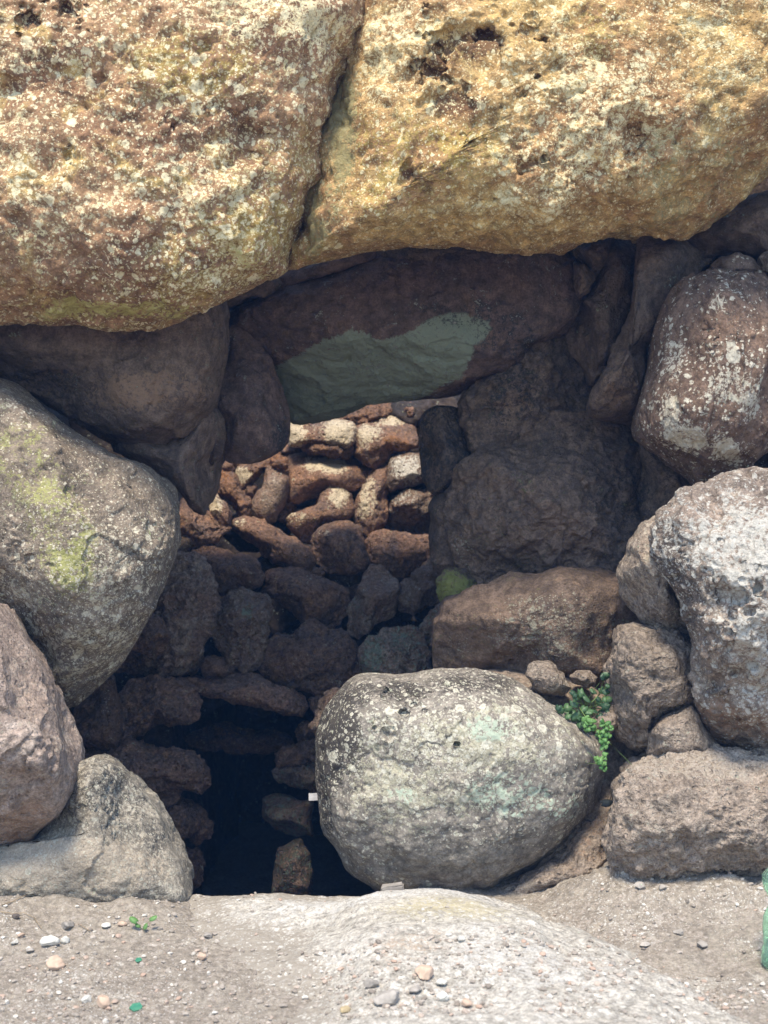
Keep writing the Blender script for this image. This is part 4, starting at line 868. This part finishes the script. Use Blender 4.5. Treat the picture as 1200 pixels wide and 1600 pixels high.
def tube(V, Fs, pts, r0, r1, n=6):
    pts = [Vector(p) for p in pts]; o = len(V)
    for k, p in enumerate(pts):
        t = (pts[min(k+1, len(pts)-1)]-pts[max(k-1, 0)]).normalized()
        a = t.orthogonal().normalized(); b = t.cross(a); r = r0+(r1-r0)*k/(len(pts)-1)
        for i in range(n): an = 2*math.pi*i/n; V.append(p+a*r*math.cos(an)+b*r*math.sin(an))
    for k in range(len(pts)-1):
        for i in range(n):
            j = (i+1) % n; Fs.append((o+k*n+i, o+k*n+j, o+(k+1)*n+j, o+(k+1)*n+i))
    Fs.append(tuple(o+i for i in range(n))[::-1]); Fs.append(tuple(o+(len(pts)-1)*n+i for i in range(n)))
def pyobj(name, V, Fs, mat, parent=None, loc=(0, 0, 0), smooth=True):
    L = Vector(loc); me = bpy.data.meshes.new(name); me.from_pydata([tuple(v-L) for v in V], [], Fs); me.update()
    for p in me.polygons: p.use_smooth = smooth
    return link(name, me, mat, parent, (0, 0, 0) if parent else loc)
def W(px, py, Y): return Vector(p2w(px, py, Y))
def curve(a, b, sag, n=8):
    a, b = Vector(a), Vector(b)
    return [a.lerp(b, t/n)+Vector((0, 0, -sag*4*(t/n)*(1-t/n))) for t in range(n+1)]
rn = random.Random(11)
root = W(915, 1115, 4.22)
wd = empty('weed', root, 'dark green leafy weed growing in the cleft behind the round boulder', 'plant')
V, Fs, V2, F2 = [], [], [], []
LV = [(946,1058,20),(941,1078,22),(928,1078,20),(950,1092,20),(935,1093,22),(918,1090,22),(905,1082,20),(898,1098,24),(912,1106,28),(900,1120,28),(915,1124,30),(888,1112,24),(877,1109,26),(928,1110,24),(944,1104,22),(938,1118,22),(922,1136,22),(908,1134,22),(950,1070,16),(950,1112,16),(890,1122,20),(900,1088,16)]
for (px, py, s) in LV+[(a+rn.uniform(-9, 7), b+rn.uniform(-8, 8), c*.8) for a, b, c in LV]:
    s *= rn.uniform(.5, .95)
    p = W(px, py, 4.17+rn.uniform(-.07, .05)+(.05 if py < 1085 else 0)); L = s/F*4.25
    leaf(V, Fs, p, (rn.uniform(-1, 1), rn.uniform(-.5, .3), rn.uniform(-1, .3)), (rn.uniform(-.9, .8), -.7, rn.uniform(0, 1.2)), L, L*rn.uniform(.75, 1.05), rn.choice((3, 5)), .35, rn)
    b = root+Vector((rn.uniform(-.03, .03), .05, rn.uniform(-.04, .0))); tube(V2, F2, curve(b, p, -.012, 5), .0013, .0008, 5)
pyobj('foliage', V, Fs, LM, wd, root); pyobj('stem', V2, F2, SM, wd, root)
V, Fs, V2, F2 = [], [], [], []
root = W(935, 1135, 4.22)
cl = empty('creeper', root, 'bright green trailing creeper with small leaf tufts on the right of the round boulder', 'plant')
TU = [(918,1124,10),(924,1130,9),(915,1134,9),(921,1140,8),(927,1137,7),(944,1132,10),(951,1138,9),(946,1144,9),(939,1148,8),(953,1146,7),(940,1158,9),(945,1164,8),(938,1183,10),(942,1190,9),(934,1189,8),(939,1196,8),(944,1184,6)]
for (px, py, s) in TU:
    p = W(px, py, 4.02 if py < 1150 else 4.00); L = s*.95/F*4.2
    for _ in range(4):
        leaf(V, Fs, p+Vector((rn.uniform(-1, 1), rn.uniform(-1, 0), rn.uniform(-1, 1)))*L*.75, (rn.uniform(-1, 1), rn.uniform(-.5, .5), rn.uniform(-1, 1)), (rn.uniform(-.5, .5), -1, rn.uniform(.2, 1)), L, L*.85, 3, .2, rn)
tube(V2, F2, [W(905,1105,4.15), W(920,1128,4.06), W(935,1142,4.03), W(942,1152,4.03), W(944,1170,4.01), W(941,1188,4.01)], .0014, .0010)
tube(V2, F2, [W(928,1138,4.05), W(950,1158,4.02), W(970,1178,3.98), W(988,1196,3.95)], .0011, .0008)
tube(V2, F2, [W(938,1190,4.0), W(928,1184,3.98), W(918,1175,3.97)], .0009, .0006); tube(V2, F2, [W(936,1193,4.0), W(924,1193,3.98), W(914,1192,3.97), W(917,1188,3.97)], .0009, .0006)
tube(V2, F2, [W(919,1103,4.17), W(926,1096,4.15), W(933,1088,4.14)], .0013, .001)
pyobj('foliage', V, Fs, LM2, cl, root); pyobj('stem', V2, F2, SM, cl, root)
# sprout on the soil
x, y, z = on_ground(222, 1452); root = Vector((x, y, z))
sp = empty('sprout', root, 'tiny bright green sprout with three leaves on the soil at left', 'plant')
V, Fs, V2, F2 = [], [], [], []
for (px, py, s, dx) in ((210,1437,17,-.6),(226,1448,12,.2),(238,1434,15,.9),(216,1446,10,-1)):
    p = W(px, py, y-.01); L = s/F*y; leaf(V, Fs, p, (dx, .1, .35), (-.1, -.6, 1), L, L*.6, 1, .2, rn); tube(V2, F2, curve(root, p, 0, 4), .0009, .0006)
pyobj('foliage', V, Fs, LM2, sp, root); pyobj('stem', V2, F2, SM, sp, root)
# green glass shards
GL = simple_mat('green glass', (.05, .24, .15), rough=.2, vary=.05, c2=(.10, .32, .20)); GL.node_tree.nodes['Principled BSDF'].inputs['Transmission Weight'].default_value = .35
for (px, py, s, lab) in ((216,1504,12,'small dark green glass shard on the soil'), (212,1578,22,'larger pale green glass shard near the bottom left')):
    x, y, z = on_ground(px, py); r = s/F*y*.5; bm = bmesh.new()
    vs = [bm.verts.new((r*math.cos(a)*rn.uniform(.7, 1.2), r*.8*math.sin(a), .2*r*math.cos(a))) for a in (0, 1.1, 2.3, 3.4, 4.6, 5.6)]
    f = bm.faces.new(vs); ex = bmesh.ops.extrude_face_region(bm, geom=[f]); bmesh.ops.translate(bm, vec=(0, 0, .003), verts=[v for v in ex['geom'] if isinstance(v, bmesh.types.BMVert)])
    bmesh.ops.recalc_face_normals(bm, faces=bm.faces); me = bpy.data.meshes.new('glass_shard'); bm.to_mesh(me); bm.free()
    o = link('glass_shard', me, GL, loc=(x, y, z+.006)); o.rotation_euler = (.5, .1, 0); tag(o, lab, 'glass shard')
# twigs
for (pts, r, lab) in (([(2,1418),(18,1412),(36,1404),(54,1398)], .0016, 'dry grey twig slanting over the dirt at the far left'),
                      ([(0,1428),(20,1431),(38,1430),(52,1437)], .0013, 'thin pale twig lying on the dirt at the far left'),
                      ([(53,1437),(58,1446),(65,1455)], .0014, 'short straw coloured twig near the grey white pebble'),
                      ([(122,1448),(132,1453),(141,1459)], .0012, 'tiny twig lying right of the grey white pebble')):
    V, Fs = [], []; P = []
    for (px, py) in pts:
        if py > 1395: x, y, z = on_ground(px, py); P.append((x, y, z+.007))
        else: P.append(tuple(W(px, py, 3.72)))
    tube(V, Fs, P, r, r*.7); pyobj('twig', V, Fs, TWM, None, P[0]); tag(bpy.context.scene.objects[-1], lab, 'twig')
# litter: white paper scrap, dark leaf, plastic bottle
x, y, z = p2w(493, 1245, 4.55); bm = bmesh.new(); bmesh.ops.create_grid(bm, x_segments=6, y_segments=3, size=.5)
for v in bm.verts: v.co = Vector((v.co.x*.048, .004*math.sin(v.co.x*5), v.co.y*.026))
ex = bmesh.ops.extrude_face_region(bm, geom=bm.faces[:]); bmesh.ops.translate(bm, vec=(0, .002, 0), verts=[v for v in ex['geom'] if isinstance(v, bmesh.types.BMVert)])
bmesh.ops.recalc_face_normals(bm, faces=bm.faces); me = bpy.data.meshes.new('paper_scrap'); bm.to_mesh(me); bm.free()
tag(link('paper_scrap', me, simple_mat('white paper', (.62, .62, .64), vary=0, c2=(.5, .5, .52)), loc=(x, y, z)), 'small white paper scrap at the left edge of the round boulder, in the dark', 'litter')
V, Fs = [], []; p = W(947, 1253, 4.10); leaf(V, Fs, p, (1, .1, .15), (-.2, -1, .7), .044, .026, 1, .5, rn); tube(V, Fs, [p+Vector((.012, 0, .004)), W(955,1243,4.08), W(958,1232,4.07)], .0012, .0008)
pyobj('dead_leaf', V, Fs, simple_mat('dead dark leaf', (.03, .04, .045), vary=0), None, p); tag(S.objects[-1], 'black curled dead leaf in the gap beside the long block', 'leaf')
# bottle
x, y, z = on_ground(1211, 1512)
bt = empty('plastic_bottle', (x, y, z), 'crumpled clear green plastic bottle standing at the right edge of the frame', 'bottle')
prof = [(0,.004),(.020,.0),(.030,.004),(.033,.014),(.034,.05),(.030,.062),(.034,.072),(.033,.11),(.029,.135),(.020,.155),(.015,.172),(.017,.188),(.030,.205),(.034,.225),(.031,.245),(.018,.262),(.0135,.268),(.0135,.282)]
V, Fs = [], []; n = 40
pr = []
for i in range(len(prof)-1):
    for t in range(4): a, b = prof[i], prof[i+1]; pr.append((a[0]+(b[0]-a[0])*t/4, a[1]+(b[1]-a[1])*t/4))
pr.append(prof[-1]); inner = [(max(r-.0012, .0003), h+.0004) for r, h in pr[::-1]]; allp = pr+inner
for (r, h) in allp:
    for i in range(n):
        a = 2*math.pi*i/n; c = 1+.09*abs(math.sin(2.5*a+h*45))*min(1, r/.02)*math.sin(h*55)+.035*abs(math.sin(6*a+h*170))-.02
        V.append(Vector((x+r*c*math.cos(a), y+r*c*math.sin(a), z+h)))
for kx in range(len(allp)-1):
    for i in range(n): j = (i+1) % n; Fs.append((kx*n+i, kx*n+j, (kx+1)*n+j, (kx+1)*n+i))
k = NT('green plastic'); k.b.inputs['Base Color'].default_value = (.72, .96, .82, 1); k.b.inputs['Roughness'].default_value = .06; k.b.inputs['Transmission Weight'].default_value = .93; k.b.inputs['IOR'].default_value = 1.2
pyobj('bottle_body', V, Fs, k.m, bt, (x, y, z))
bm = bmesh.new(); bmesh.ops.create_cone(bm, cap_ends=True, segments=28, radius1=.0155, radius2=.015, depth=.017)
bmesh.ops.bevel(bm, geom=[e for e in bm.edges if len(e.link_faces) == 2 and e.calc_face_angle(0) > 1], offset=.0015, segments=2, affect='EDGES')
me = bpy.data.meshes.new('bottle_cap'); bm.to_mesh(me); bm.free(); o = link('bottle_cap', me, simple_mat('green cap', (.03, .30, .14), rough=.4, vary=0), bt, (0, 0, .284))
print('rocks', COUNT[0], 'objects', len(S.objects), 'verts', sum(len(m.vertices) for m in bpy.data.meshes))

# ------------------------------------------------------------------ added blue haze lifts the black of the shaded chamber to navy
bm = bmesh.new(); bmesh.ops.create_cube(bm, size=2)
for v in bm.verts: v.co = Vector((v.co.x*1400, v.co.y*1400, 1.4+v.co.z*3.6))
me = bpy.data.meshes.new('haze'); bm.to_mesh(me); bm.free()
m = bpy.data.materials.new('shadow lift haze'); m.use_nodes = True; nt = m.node_tree
nt.nodes.remove(nt.nodes['Principled BSDF']); pv = nt.nodes.new('ShaderNodeVolumePrincipled')
pv.inputs['Color'].default_value = (.17, .42, 1, 1); pv.inputs['Density'].default_value = .0045
nt.links.new(pv.outputs[0], nt.nodes['Material Output'].inputs['Volume'])
tag(link('haze', me, m), kind='stuff')
